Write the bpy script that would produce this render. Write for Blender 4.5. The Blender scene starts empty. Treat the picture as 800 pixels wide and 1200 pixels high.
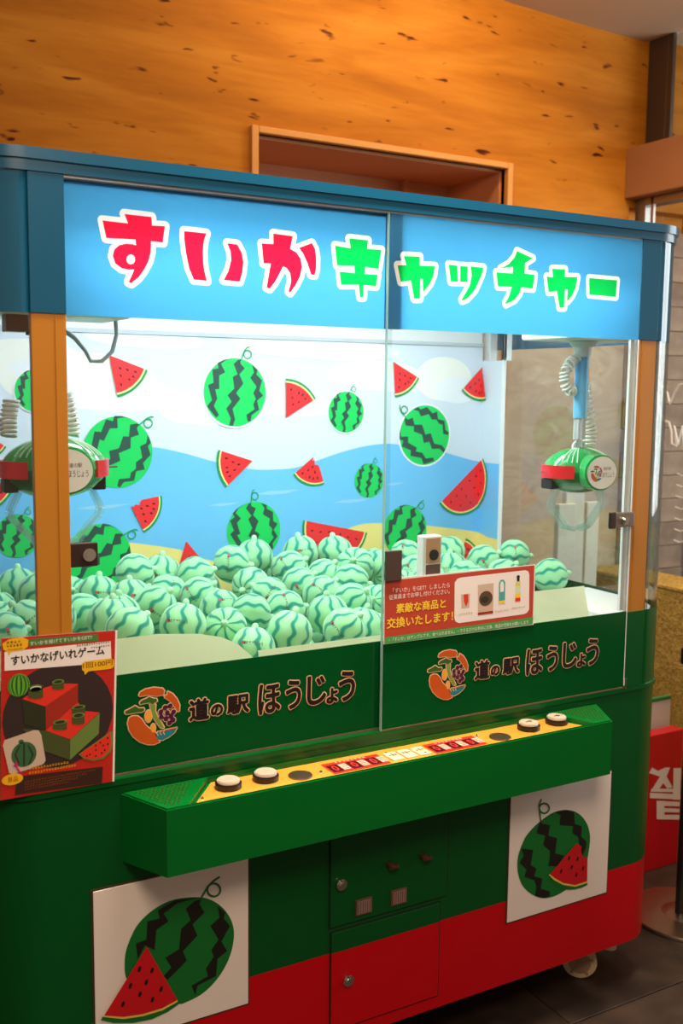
import bpy, bmesh, math, random
from math import pi, sin, cos, radians as R_
from mathutils import Vector, Matrix
SC = bpy.context.scene
COL = SC.collection
random.seed(7)
# ---------------------------------------------------------------- camera
yaw, pitch, roll = R_(29.842), R_(-6.755), R_(0.629)
F_ = Vector((sin(yaw)*cos(pitch), cos(yaw)*cos(pitch), sin(pitch)))
R0 = Vector((cos(yaw), -sin(yaw), 0)); U0 = R0.cross(F_)
Rv = R0*cos(roll)+U0*sin(roll); Uv = -R0*sin(roll)+U0*cos(roll)
cd = bpy.data.cameras.new('camera'); cam = bpy.data.objects.new('camera', cd); COL.objects.link(cam)
m = Matrix((Rv, Uv, -F_)).transposed().to_4x4(); m.translation = Vector((-1.2420, -1.9300, 1.6039)); cam.matrix_world = m
cd.sensor_fit = 'VERTICAL'; cd.sensor_height = 36; cd.lens = 36.473
cd.dof.use_dof = True; cd.dof.focus_distance = 2.35; cd.dof.aperture_fstop = 4.0
cd.clip_start = .05
SC.camera = cam
# ---------------------------------------------------------------- world, lights, exposure
w = bpy.data.worlds.new('world'); SC.world = w; w.use_nodes = True
w.node_tree.nodes['Background'].inputs[0].default_value = (1.0, .72, .5, 1)
w.node_tree.nodes['Background'].inputs[1].default_value = .27
vs = SC.view_settings; vs.view_transform = 'Standard'; vs.look = 'None'; vs.gamma = 1; vs.use_curve_mapping = False
vs.exposure = 0.0
SC.cycles.use_denoising = True
SC.cycles.max_bounces = 10; SC.cycles.transparent_max_bounces = 24; SC.cycles.glossy_bounces = 4; SC.cycles.transmission_bounces = 8
SC.cycles.sample_clamp_indirect = 6
def area(name, loc, to, sx, sy, power, col, spread=180):
    l = bpy.data.lights.new(name, 'AREA'); l.shape = 'RECTANGLE'; l.size = sx; l.size_y = sy; l.energy = power; l.color = col; l.spread = R_(spread)
    o = bpy.data.objects.new(name, l); COL.objects.link(o); o.location = loc
    o.rotation_euler = (Vector(to)-Vector(loc)).to_track_quat('-Z', 'Y').to_euler(); return o
LAMPC = (.93, .97, 1.0)
area('cabinet_lamp', (0, .36, 1.93), (0, .42, 1.0), 1.45, .10, 13, LAMPC)
area('cabinet_lamp_front', (0, .10, 1.93), (0, .45, 1.0), 1.45, .06, 3.4, LAMPC)
area('sign_lamp', (0, .085, 1.888), (0, 0, 1.880), 1.06, .03, .50, LAMPC)
area('wall_wash', (.75, .75, 3.0), (.75, 1.3, 2.45), 1.3, .12, 9.5, (1.0, .74, .42))
area('overhead_light', (-.9, -1.9, 3.0), (-.3, -.3, .9), 1.0, 1.0, 54, (1.0, .76, .56))
area('overhead_light', (0, -.32, 2.99), (0, -.12, .8), .9, .3, 23, (1.0, .84, .66), 95)
area('overhead_light', (1.55, .25, 2.99), (1.4, .7, .8), .5, .5, 15, (1.0, .82, .64), 130)  # added fill from above, brightens the pale boards and the wall behind
area('daylight', (3.6, -.6, 1.9), (2.0, .9, 1.2), 1.6, 2.0, 75, (.95, .96, 1.0))
# ---------------------------------------------------------------- materials
MATS = {}
def srgb(r, g, b):
    f = lambda c: (c/255)/12.92 if c/255 <= .04045 else (((c/255)+.055)/1.055)**2.4
    return (f(r), f(g), f(b), 1)
def mat(name, rgb, rough=.5, metal=0, spec=.5, coat=0, emit=None, es=1, noise=0, nscale=30, bump=0, trans=0):
    if name in MATS: return MATS[name]
    m = bpy.data.materials.new(name); m.use_nodes = True; nt = m.node_tree; b = nt.nodes['Principled BSDF']
    c = srgb(*rgb); b.inputs['Base Color'].default_value = c
    b.inputs['Roughness'].default_value = rough; b.inputs['Metallic'].default_value = metal
    b.inputs['Specular IOR Level'].default_value = spec; b.inputs['Coat Weight'].default_value = coat
    b.inputs['Coat Roughness'].default_value = .08
    if trans: b.inputs['Transmission Weight'].default_value = trans
    if emit: b.inputs['Emission Color'].default_value = srgb(*emit); b.inputs['Emission Strength'].default_value = es
    if noise or bump:
        tc = nt.nodes.new('ShaderNodeTexCoord'); n = nt.nodes.new('ShaderNodeTexNoise'); n.inputs['Scale'].default_value = nscale; n.inputs['Detail'].default_value = 6
        nt.links.new(tc.outputs['Object'], n.inputs['Vector'])
        if noise:
            mr = nt.nodes.new('ShaderNodeMapRange'); mr.inputs['To Min'].default_value = 1-noise; mr.inputs['To Max'].default_value = 1+noise
            mx = nt.nodes.new('ShaderNodeVectorMath'); mx.operation = 'SCALE'; mx.inputs[0].default_value = c[:3]
            nt.links.new(n.outputs['Fac'], mr.inputs['Value']); nt.links.new(mr.outputs[0], mx.inputs['Scale']); nt.links.new(mx.outputs[0], b.inputs['Base Color'])
        if bump:
            bp = nt.nodes.new('ShaderNodeBump'); bp.inputs['Strength'].default_value = bump; bp.inputs['Distance'].default_value = .002
            nt.links.new(n.outputs['Fac'], bp.inputs['Height']); nt.links.new(bp.outputs[0], b.inputs['Normal'])
    MATS[name] = m; return m
def newmat(name):
    m = bpy.data.materials.new(name); m.use_nodes = True; nt = m.node_tree; MATS[name] = m
    return m, nt, nt.nodes['Principled BSDF']
def N(nt, typ, **k):
    n = nt.nodes.new(typ)
    for a, v in k.items():
        if hasattr(n, a): setattr(n, a, v)
        else: n.inputs[a.replace('_', ' ')].default_value = v
    return n
def math_(nt, op, a, b=None, c=None):
    n = nt.nodes.new('ShaderNodeMath'); n.operation = op
    for i, v in enumerate((a, b, c)):
        if v is None: continue
        if isinstance(v, (int, float)): n.inputs[i].default_value = v
        else: nt.links.new(v, n.inputs[i])
    return n.outputs[0]
def ramp(nt, fac, stops, interp='LINEAR'):
    r = nt.nodes.new('ShaderNodeValToRGB'); cr = r.color_ramp; cr.interpolation = interp
    while len(cr.elements) < len(stops): cr.elements.new(.5)
    for e, (p, c) in zip(cr.elements, stops): e.position = p; e.color = srgb(*c)
    nt.links.new(fac, r.inputs[0]); return r.outputs[0]
def glassmat(name, tint=(255, 255, 255), refl=1.0, rough=.0, f0=.04):
    m = bpy.data.materials.new(name); m.use_nodes = True; nt = m.node_tree; nt.nodes.clear()
    o = nt.nodes.new('ShaderNodeOutputMaterial'); t = nt.nodes.new('ShaderNodeBsdfTransparent'); t.inputs[0].default_value = srgb(*tint)
    g = nt.nodes.new('ShaderNodeBsdfGlossy'); g.inputs['Roughness'].default_value = rough
    ge = nt.nodes.new('ShaderNodeNewGeometry'); dt = nt.nodes.new('ShaderNodeVectorMath'); dt.operation = 'DOT_PRODUCT'
    nt.links.new(ge.outputs['Normal'], dt.inputs[0]); nt.links.new(ge.outputs['Incoming'], dt.inputs[1])
    c5 = math_(nt, 'POWER', math_(nt, 'SUBTRACT', 1.0, math_(nt, 'ABSOLUTE', dt.outputs['Value'])), 5.0)
    k = math_(nt, 'MINIMUM', math_(nt, 'MULTIPLY', math_(nt, 'MULTIPLY_ADD', c5, .96, .04), refl), 1.0)
    mx = nt.nodes.new('ShaderNodeMixShader'); nt.links.new(k, mx.inputs[0]); nt.links.new(t.outputs[0], mx.inputs[1]); nt.links.new(g.outputs[0], mx.inputs[2])
    nt.links.new(mx.outputs[0], o.inputs[0]); MATS[name] = m; return m
def filmmat(name, rgb, trans=.6):
    """printed translucent film: diffuses the lamp behind it"""
    m = bpy.data.materials.new(name); m.use_nodes = True; nt = m.node_tree; nt.nodes.clear()
    o = nt.nodes.new('ShaderNodeOutputMaterial'); c = srgb(*rgb)
    d = nt.nodes.new('ShaderNodeBsdfDiffuse'); d.inputs[0].default_value = c
    t = nt.nodes.new('ShaderNodeBsdfTranslucent'); t.inputs[0].default_value = c
    g = nt.nodes.new('ShaderNodeBsdfGlossy'); g.inputs['Roughness'].default_value = .12
    a = nt.nodes.new('ShaderNodeMixShader'); a.inputs[0].default_value = trans; nt.links.new(d.outputs[0], a.inputs[1]); nt.links.new(t.outputs[0], a.inputs[2])
    b = nt.nodes.new('ShaderNodeMixShader'); b.inputs[0].default_value = .04; nt.links.new(a.outputs[0], b.inputs[1]); nt.links.new(g.outputs[0], b.inputs[2])
    nt.links.new(b.outputs[0], o.inputs[0]); MATS[name] = m; return m
# colours of flat print, by name
PAL = dict(posterred=(190, 36, 24), paper=(240, 232, 228), paper2=(210, 225, 190), paper3=(205, 180, 160), posterdark=(52, 38, 36), posterdark2=(60, 32, 22), postergreen=(75, 125, 55),
  black=(28, 24, 24), posteryellow=(240, 180, 20), posterred2=(225, 50, 32), brick=(160, 42, 24), brickline=(150, 75, 25), mossdark=(45, 48, 25), moss=(70, 78, 35), mosslight=(105, 130, 60),
  melongreen=(95, 170, 45), melondark=(35, 75, 30), mossplush=(55, 100, 62), magenta=(190, 30, 110), signred=(186, 66, 44), signgreen=(70, 160, 80), signyellow=(245, 205, 60),
  choc=(90, 65, 45), tealp=(80, 165, 165), beige=(232, 190, 150), lobster=(196, 82, 18), pine=(50, 98, 22), pinelight=(120, 150, 60), teal=(20, 125, 135), grape=(78, 14, 58),
  cone=(240, 165, 60), ink=(25, 10, 12), white=(238, 236, 232), ledred=(70, 6, 12), ledframe=(215, 45, 30), ledwhite=(235, 215, 190),
  art_green=(0, 205, 95), art_dark=(40, 75, 68), art_curl=(0, 160, 90), art_red=(246, 42, 50), art_cream=(250, 238, 160), art_rind=(0, 150, 75), art_seed=(60, 20, 25),
  sky=(218, 226, 240), cloud=(246, 243, 236), cloud2=(240, 242, 248), sea=(112, 192, 246), wave=(150, 205, 244), sand=(246, 224, 138),
  low_green=(8, 112, 40), low_black=(22, 16, 10), low_red=(208, 12, 28), low_cream=(236, 200, 90), low_curl=(12, 110, 55))
def pm(n): return mat('print_'+n, PAL[n], rough=.45)
# ---------------------------------------------------------------- mesh helpers
def empty(name, loc=(0, 0, 0), rz=0):
    o = bpy.data.objects.new(name, None); COL.objects.link(o); o.location = loc; o.rotation_euler = (0, 0, rz); o.empty_display_size = .1; return o
def tag(o, label=None, cat=None, group=None, kind=None):
    if label: o['label'] = label
    if cat: o['category'] = cat
    if group: o['group'] = group
    if kind: o['kind'] = kind
    return o
def link(name, bm, mats, parent=None, smooth=False, loc=None):
    me = bpy.data.meshes.new(name); bm.to_mesh(me); bm.free()
    for mt in (mats if isinstance(mats, (list, tuple)) else [mats]): me.materials.append(mt)
    if smooth: me.shade_smooth()
    o = bpy.data.objects.new(name, me); COL.objects.link(o)
    if parent: o.parent = parent
    if loc: o.location = loc
    return o
def sharp(o, ang=35):
    o.data.set_sharp_from_angle(angle=R_(ang)); return o
def bx(bm, x0, x1, y0, y1, z0, z1, bev=0, mi=0, rot=None):
    r = bmesh.ops.create_cube(bm, size=1); vs_ = r['verts']
    for v in vs_: v.co = Vector(((x0+x1)/2+v.co.x*(x1-x0), (y0+y1)/2+v.co.y*(y1-y0), (z0+z1)/2+v.co.z*(z1-z0)))
    fs = set(f for v in vs_ for f in v.link_faces)
    if bev:
        es = list(set(e for v in vs_ for e in v.link_edges))
        rr = bmesh.ops.bevel(bm, geom=es, offset=bev, segments=2, affect='EDGES', profile=.5)
        fs = set(rr['faces']) | set(f for f in fs if f.is_valid) | set(f for v in rr['verts'] for f in v.link_faces)
        vs_ = list(set(v for f in fs for v in f.verts))
    for f in fs:
        if f.is_valid: f.material_index = mi
    if rot:
        bmesh.ops.transform(bm, matrix=rot, verts=vs_)
    return vs_
def cyl(bm, c, r, h, axis='Z', seg=28, r2=None, mi=0, bev=0):
    rr = bmesh.ops.create_cone(bm, cap_ends=True, segments=seg, radius1=r, radius2=r if r2 is None else r2, depth=h)
    M = {'Z': Matrix(), 'Y': Matrix.Rotation(pi/2, 4, 'X'), 'X': Matrix.Rotation(pi/2, 4, 'Y')}[axis] if isinstance(axis, str) else axis
    bmesh.ops.transform(bm, matrix=Matrix.Translation(c) @ M, verts=rr['verts'])
    fs = set(f for v in rr['verts'] for f in v.link_faces)
    if bev:
        es = [e for f in fs if len(f.verts) > 4 for e in f.edges]
        q = bmesh.ops.bevel(bm, geom=list(set(es)), offset=bev, segments=2, affect='EDGES'); fs |= set(q['faces']) | set(f for v in q['verts'] for f in v.link_faces)
    for f in fs:
        if f.is_valid: f.material_index = mi
    return rr['verts']
def tube(bm, pts, r, seg=8, mi=0, closed=False):
    pts = [Vector(p) for p in pts]; rings = []; n = len(pts); up = None
    for i, p in enumerate(pts):
        a = pts[i-1] if i or closed else p; b = pts[(i+1) % n] if i < n-1 or closed else p
        t = (b-a).normalized()
        if up is None: up = t.orthogonal().normalized()
        up = (up-t*up.dot(t)).normalized(); s = t.cross(up)
        rr = r[i] if isinstance(r, (list, tuple)) else r
        rings.append([bm.verts.new(p+(up*cos(2*pi*k/seg)+s*sin(2*pi*k/seg))*rr) for k in range(seg)])
    for i in range(n if closed else n-1):
        A, B = rings[i], rings[(i+1) % n]
        for k in range(seg):
            f = bm.faces.new((A[k], A[(k+1) % seg], B[(k+1) % seg], B[k])); f.material_index = mi
    if not closed:
        for rg in (rings[0], rings[-1]):
            f = bm.faces.new(rg); f.material_index = mi
def rrect(hx, y0, y1, r, seg=8, cx=0):
    P = []
    for (px, py, a0) in ((hx-r, y0+r, -90), (hx-r, y1-r, 0), (-hx+r, y1-r, 90), (-hx+r, y0+r, 180)):
        for k in range(seg+1):
            a = R_(a0+90*k/seg); P.append((cx+px+r*cos(a), py+r*sin(a)))
    return P
def prism(bm, pts, z0, z1, mi=0, caps=True):
    a = [bm.verts.new((x, y, z0)) for x, y in pts]; b = [bm.verts.new((x, y, z1)) for x, y in pts]; n = len(pts); fs = []
    for i in range(n): fs.append(bm.faces.new((a[i], a[(i+1) % n], b[(i+1) % n], b[i])))
    if caps: fs += [bm.faces.new(list(reversed(a))), bm.faces.new(b)]
    for f in fs: f.material_index = mi
    return a, b
def prism_y(bm, pts, y0, y1, mi=0):
    """pts are (x,z), extruded along y"""
    a = [bm.verts.new((x, y0, z)) for x, z in pts]; b = [bm.verts.new((x, y1, z)) for x, z in pts]; n = len(pts)
    fs = [bm.faces.new((a[i], a[(i+1) % n], b[(i+1) % n], b[i])) for i in range(n)]+[bm.faces.new(a), bm.faces.new(b)]
    for f in fs: f.material_index = mi
# ---------------------------------------------------------------- text and flat print
_tc = {}
def textgeo(s, off=0.0):
    """glyph outlines filled and normalised to a unit-height box: (verts, faces, width/height)"""
    if (s, off) in _tc: return _tc[(s, off)]
    c = bpy.data.curves.new('t', 'FONT'); c.body = s; c.offset = off; c.resolution_u = 4
    o = bpy.data.objects.new('t', c); COL.objects.link(o)
    dg = bpy.context.evaluated_depsgraph_get(); me = o.evaluated_get(dg).to_mesh()
    V = [(v.co.x, v.co.y) for v in me.vertices]; Fc = [tuple(p.vertices) for p in me.polygons]
    o.evaluated_get(dg).to_mesh_clear(); bpy.data.objects.remove(o); bpy.data.curves.remove(c)
    _tc[(s, off)] = (V, Fc); return V, Fc
class Canvas:
    """flat print: 2-D shapes laid on a plane in thin layers, one mesh"""
    def __init__(s, frame, step=.0004):
        s.f = frame; s.step = step; s.V = []; s.F = []; s.M = []; s.mats = []
    def mi(s, c):
        m_ = pm(c) if isinstance(c, str) and c in PAL else (MATS[c] if isinstance(c, str) else c)
        if m_ not in s.mats: s.mats.append(m_)
        return s.mats.index(m_)
    def poly(s, pts, c, lay=0):
        b = len(s.V); s.V += [s.f(x, z, lay*s.step) for x, z in pts]; s.F.append(tuple(range(b, b+len(pts)))); s.M.append(s.mi(c))
    def ell(s, x, z, rx, rz, c, lay=0, n=28, rot=0):
        ca, sa = cos(rot), sin(rot)
        s.poly([(x+rx*cos(2*pi*k/n)*ca-rz*sin(2*pi*k/n)*sa, z+rx*cos(2*pi*k/n)*sa+rz*sin(2*pi*k/n)*ca) for k in range(n)], c, lay)
    def stroke(s, pts, r, c, lay=0, closed=True):
        n = len(pts)
        for i in range(n if closed else n-1):
            a = Vector(pts[i]); b = Vector(pts[(i+1) % n]); d = b-a
            if d.length < 1e-6: continue
            q = Vector((-d.y, d.x)).normalized()*r; d = d.normalized()*r*.35
            s.poly([tuple(a+q-d), tuple(a-q-d), tuple(b-q+d), tuple(b+q+d)], c, lay+.01*(i % 7))
    def text(s, st, x0, x1, zc, h, c, lay=0, off=.0, rot=0, grow=0):
        if grow:
            for q in range(8): s.text(st, x0+grow*cos(q*pi/4), x1+grow*cos(q*pi/4), zc+grow*sin(q*pi/4), h, c, lay+q*.05)
        V, Fc = textgeo(st, off)
        if not V: return
        a0 = min(v[0] for v in V); a1 = max(v[0] for v in V); b0 = min(v[1] for v in V); b1 = max(v[1] for v in V)
        b = len(s.V); mi = s.mi(c); cx = (x0+x1)/2
        for vx, vy in V:
            lx = ((vx-a0)/(a1-a0)-.5)*(x1-x0); lz = ((vy-b0)/(b1-b0)-.5)*h
            s.V.append(s.f(cx+lx*cos(rot)-lz*sin(rot), zc+lx*sin(rot)+lz*cos(rot), lay*s.step))
        for f in Fc: s.F.append(tuple(b+i for i in f)); s.M.append(mi)
    def marks(s, x0, x1, zc, h, c, lay, n, rnd):
        for k in range(n):
            w_ = (x1-x0)/n; a = x0+k*w_+w_*.12; b = a+w_*.76
            s.poly([(a, zc-h*.1), (b, zc-h*.1), (b, zc+h*.08), (a, zc+h*.08)], c, lay)
            s.poly([(a+w_*.3, zc-h*.5), (a+w_*.46, zc-h*.5), (a+w_*.46, zc+h*.5), (a+w_*.3, zc+h*.5)], c, lay)
            if rnd.random() < .6: s.poly([(a, zc-h*.5), (b, zc-h*.5), (b, zc-h*.36), (a, zc-h*.36)], c, lay)
            if rnd.random() < .6: s.poly([(a, zc+h*.4), (b, zc+h*.4), (b, zc+h*.54), (a, zc+h*.54)], c, lay)
    def feats(s, L, rnd=random.Random(3)):
        for t in L:
            if t[0] == 'p': s.poly(t[3], t[1], t[2])
            elif t[0] == 'c': s.ell(*t[3], t[1], t[2])
            elif t[0] == 't': x0, z, x1, h = t[4]; s.text(t[3], x0, x1, z, h, t[1], t[2], grow=h*.028 if h > .012 else 0)
            elif t[0] == 'm': x0, z, x1, h = t[3]; s.marks(x0, x1, z, h, t[1], t[2], t[4], rnd)
    def build(s, name, parent=None):
        me = bpy.data.meshes.new(name); me.from_pydata(s.V, [], s.F)
        for m_ in s.mats: me.materials.append(m_)
        me.polygons.foreach_set('material_index', s.M); me.update()
        o = bpy.data.objects.new(name, me); COL.objects.link(o)
        if parent: o.parent = parent
        return o
def front(y):   # a plane facing the viewer of the machine
    return lambda x, z, l: (x, y-l, z)
def fill2d(name, loops, frame, mt, parent):
    """flat sheet with holes (even-odd)"""
    c = bpy.data.curves.new('c', 'CURVE'); c.dimensions = '2D'; c.fill_mode = 'BOTH'
    for lp in loops:
        sp = c.splines.new('POLY'); sp.points.add(len(lp)-1); sp.use_cyclic_u = True
        for p, (x, z) in zip(sp.points, lp): p.co = (x, z, 0, 1)
    o = bpy.data.objects.new('c', c); COL.objects.link(o); dg = bpy.context.evaluated_depsgraph_get(); me0 = o.evaluated_get(dg).to_mesh()
    V = [frame(v.co.x, v.co.y, 0) for v in me0.vertices]; Fc = [tuple(p.vertices) for p in me0.polygons]
    o.evaluated_get(dg).to_mesh_clear(); bpy.data.objects.remove(o)
    me = bpy.data.meshes.new(name); me.from_pydata(V, [], Fc); me.materials.append(mt); me.update()
    ob = bpy.data.objects.new(name, me); COL.objects.link(ob)
    if parent: ob.parent = parent
    return ob
# ---------------------------------------------------------------- measured outlines (metres, on their own planes)
LETTERS=[('r',0,[[(-0.6031,1.9273),(-0.5498,1.9266),(-0.5491,1.9107),(-0.523,1.9118),(-0.5276,1.8805),(-0.5511,1.8811),(-0.5518,1.8606),(-0.5567,1.8431),(-0.5658,1.8265),(-0.5766,1.8118),(-0.5915,1.7997),(-0.5965,1.8018),(-0.5892,1.817),(-0.5853,1.826),(-0.5953,1.8246),(-0.6099,1.8264),(-0.6222,1.8346),(-0.6269,1.8481),(-0.6239,1.8601),(-0.6143,1.8687),(-0.6009,1.8728),(-0.5863,1.8728),(-0.5813,1.8712),(-0.582,1.8818),(-0.6387,1.8801),(-0.6455,1.9118),(-0.5962,1.9106)],[(-0.5833,1.8448),(-0.5845,1.8402),(-0.5876,1.8366),(-0.5918,1.8351),(-0.596,1.8361),(-0.599,1.8392),(-0.6001,1.8437),(-0.5989,1.8483),(-0.5958,1.8519),(-0.5916,1.8534),(-0.5874,1.8525),(-0.5844,1.8493)]]),('r',0,[[(-0.4838,1.9058),(-0.4375,1.9051),(-0.4426,1.89),(-0.4449,1.8693),(-0.4441,1.8488),(-0.4419,1.8325),(-0.4366,1.8134),(-0.4645,1.8142),(-0.4746,1.8365),(-0.481,1.8666),(-0.4839,1.8908)]]),('r',0,[[(-0.393,1.8897),(-0.3713,1.8889),(-0.3615,1.8733),(-0.3577,1.8547),(-0.3606,1.8335),(-0.3662,1.8163),(-0.401,1.8172),(-0.3908,1.8358),(-0.3848,1.857),(-0.3861,1.8736)]]),('r',0,[[(-0.2914,1.9169),(-0.2467,1.9151),(-0.2528,1.8892),(-0.2381,1.8829),(-0.2283,1.8708),(-0.2252,1.8545),(-0.2293,1.8358),(-0.2398,1.8167),(-0.2523,1.8005),(-0.2561,1.8029),(-0.2504,1.8235),(-0.2525,1.8398),(-0.261,1.8503),(-0.2693,1.8523),(-0.2755,1.8402),(-0.2878,1.8194),(-0.2993,1.806),(-0.3062,1.8081),(-0.3022,1.8312),(-0.297,1.8562),(-0.3133,1.8558),(-0.3175,1.8951),(-0.2914,1.8957)]]),('r',0,[[(-0.2327,1.8925),(-0.2022,1.9047),(-0.1949,1.8935),(-0.1917,1.8752),(-0.1919,1.853),(-0.1952,1.8398),(-0.2038,1.8403),(-0.2126,1.8627),(-0.2233,1.8822)]]),('g',0,[[(-0.1131,1.9214),(-0.0663,1.9209),(-0.0679,1.903),(-0.0322,1.9033),(-0.0388,1.8622),(-0.0727,1.8646),(-0.0734,1.85),(-0.0404,1.8502),(-0.0446,1.8253),(-0.0757,1.8262),(-0.0762,1.8002),(-0.0844,1.7997),(-0.0884,1.8263),(-0.1318,1.8237),(-0.1356,1.851),(-0.0987,1.85),(-0.0998,1.8651),(-0.142,1.863),(-0.1473,1.9038),(-0.1092,1.901)]]),('g',1,[[(0.0125,1.8917),(0.0542,1.8933),(0.0547,1.8741),(0.0949,1.8754),(0.092,1.8559),(0.0828,1.8368),(0.0662,1.8184),(0.0644,1.8219),(0.0627,1.8458),(0.0571,1.8454),(0.0569,1.8031),(0.0412,1.8023),(0.032,1.8407),(0.006,1.836),(-0.0035,1.8711),(0.0196,1.8727)]]),('g',1,[[(0.1316,1.8816),(0.1555,1.8809),(0.1584,1.845),(0.1385,1.8448)]]),('g',1,[[(0.1632,1.8805),(0.1845,1.8809),(0.1844,1.8461),(0.1642,1.8454)]]),('g',1,[[(0.1922,1.8819),(0.2282,1.881),(0.2256,1.869),(0.22,1.8567),(0.2058,1.8298),(0.1855,1.8098),(0.1708,1.8043),(0.1695,1.8071),(0.1792,1.8213),(0.1906,1.8384),(0.1958,1.8624)]]),('g',1,[[(0.3238,1.9253),(0.3712,1.9121),(0.3487,1.8996),(0.3486,1.8756),(0.3785,1.8748),(0.3741,1.8423),(0.3401,1.8439),(0.3344,1.8287),(0.3208,1.8139),(0.2958,1.8026),(0.294,1.8056),(0.3036,1.8205),(0.3112,1.8427),(0.2709,1.8417),(0.2654,1.8733),(0.3128,1.8737),(0.3134,1.8885),(0.2778,1.8827),(0.3008,1.8942),(0.3171,1.9105)]]),('g',1,[[(0.4305,1.8919),(0.4709,1.8936),(0.4712,1.8757),(0.5111,1.8777),(0.5063,1.8516),(0.4962,1.8329),(0.4818,1.8186),(0.4803,1.823),(0.481,1.8465),(0.4726,1.8461),(0.4722,1.8032),(0.4578,1.8025),(0.4476,1.8415),(0.4223,1.837),(0.4148,1.8731),(0.4343,1.8721)]]),('g',1,[[(0.548,1.8777),(0.6402,1.8778),(0.638,1.8372),(0.5507,1.8385)]])]
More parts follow.
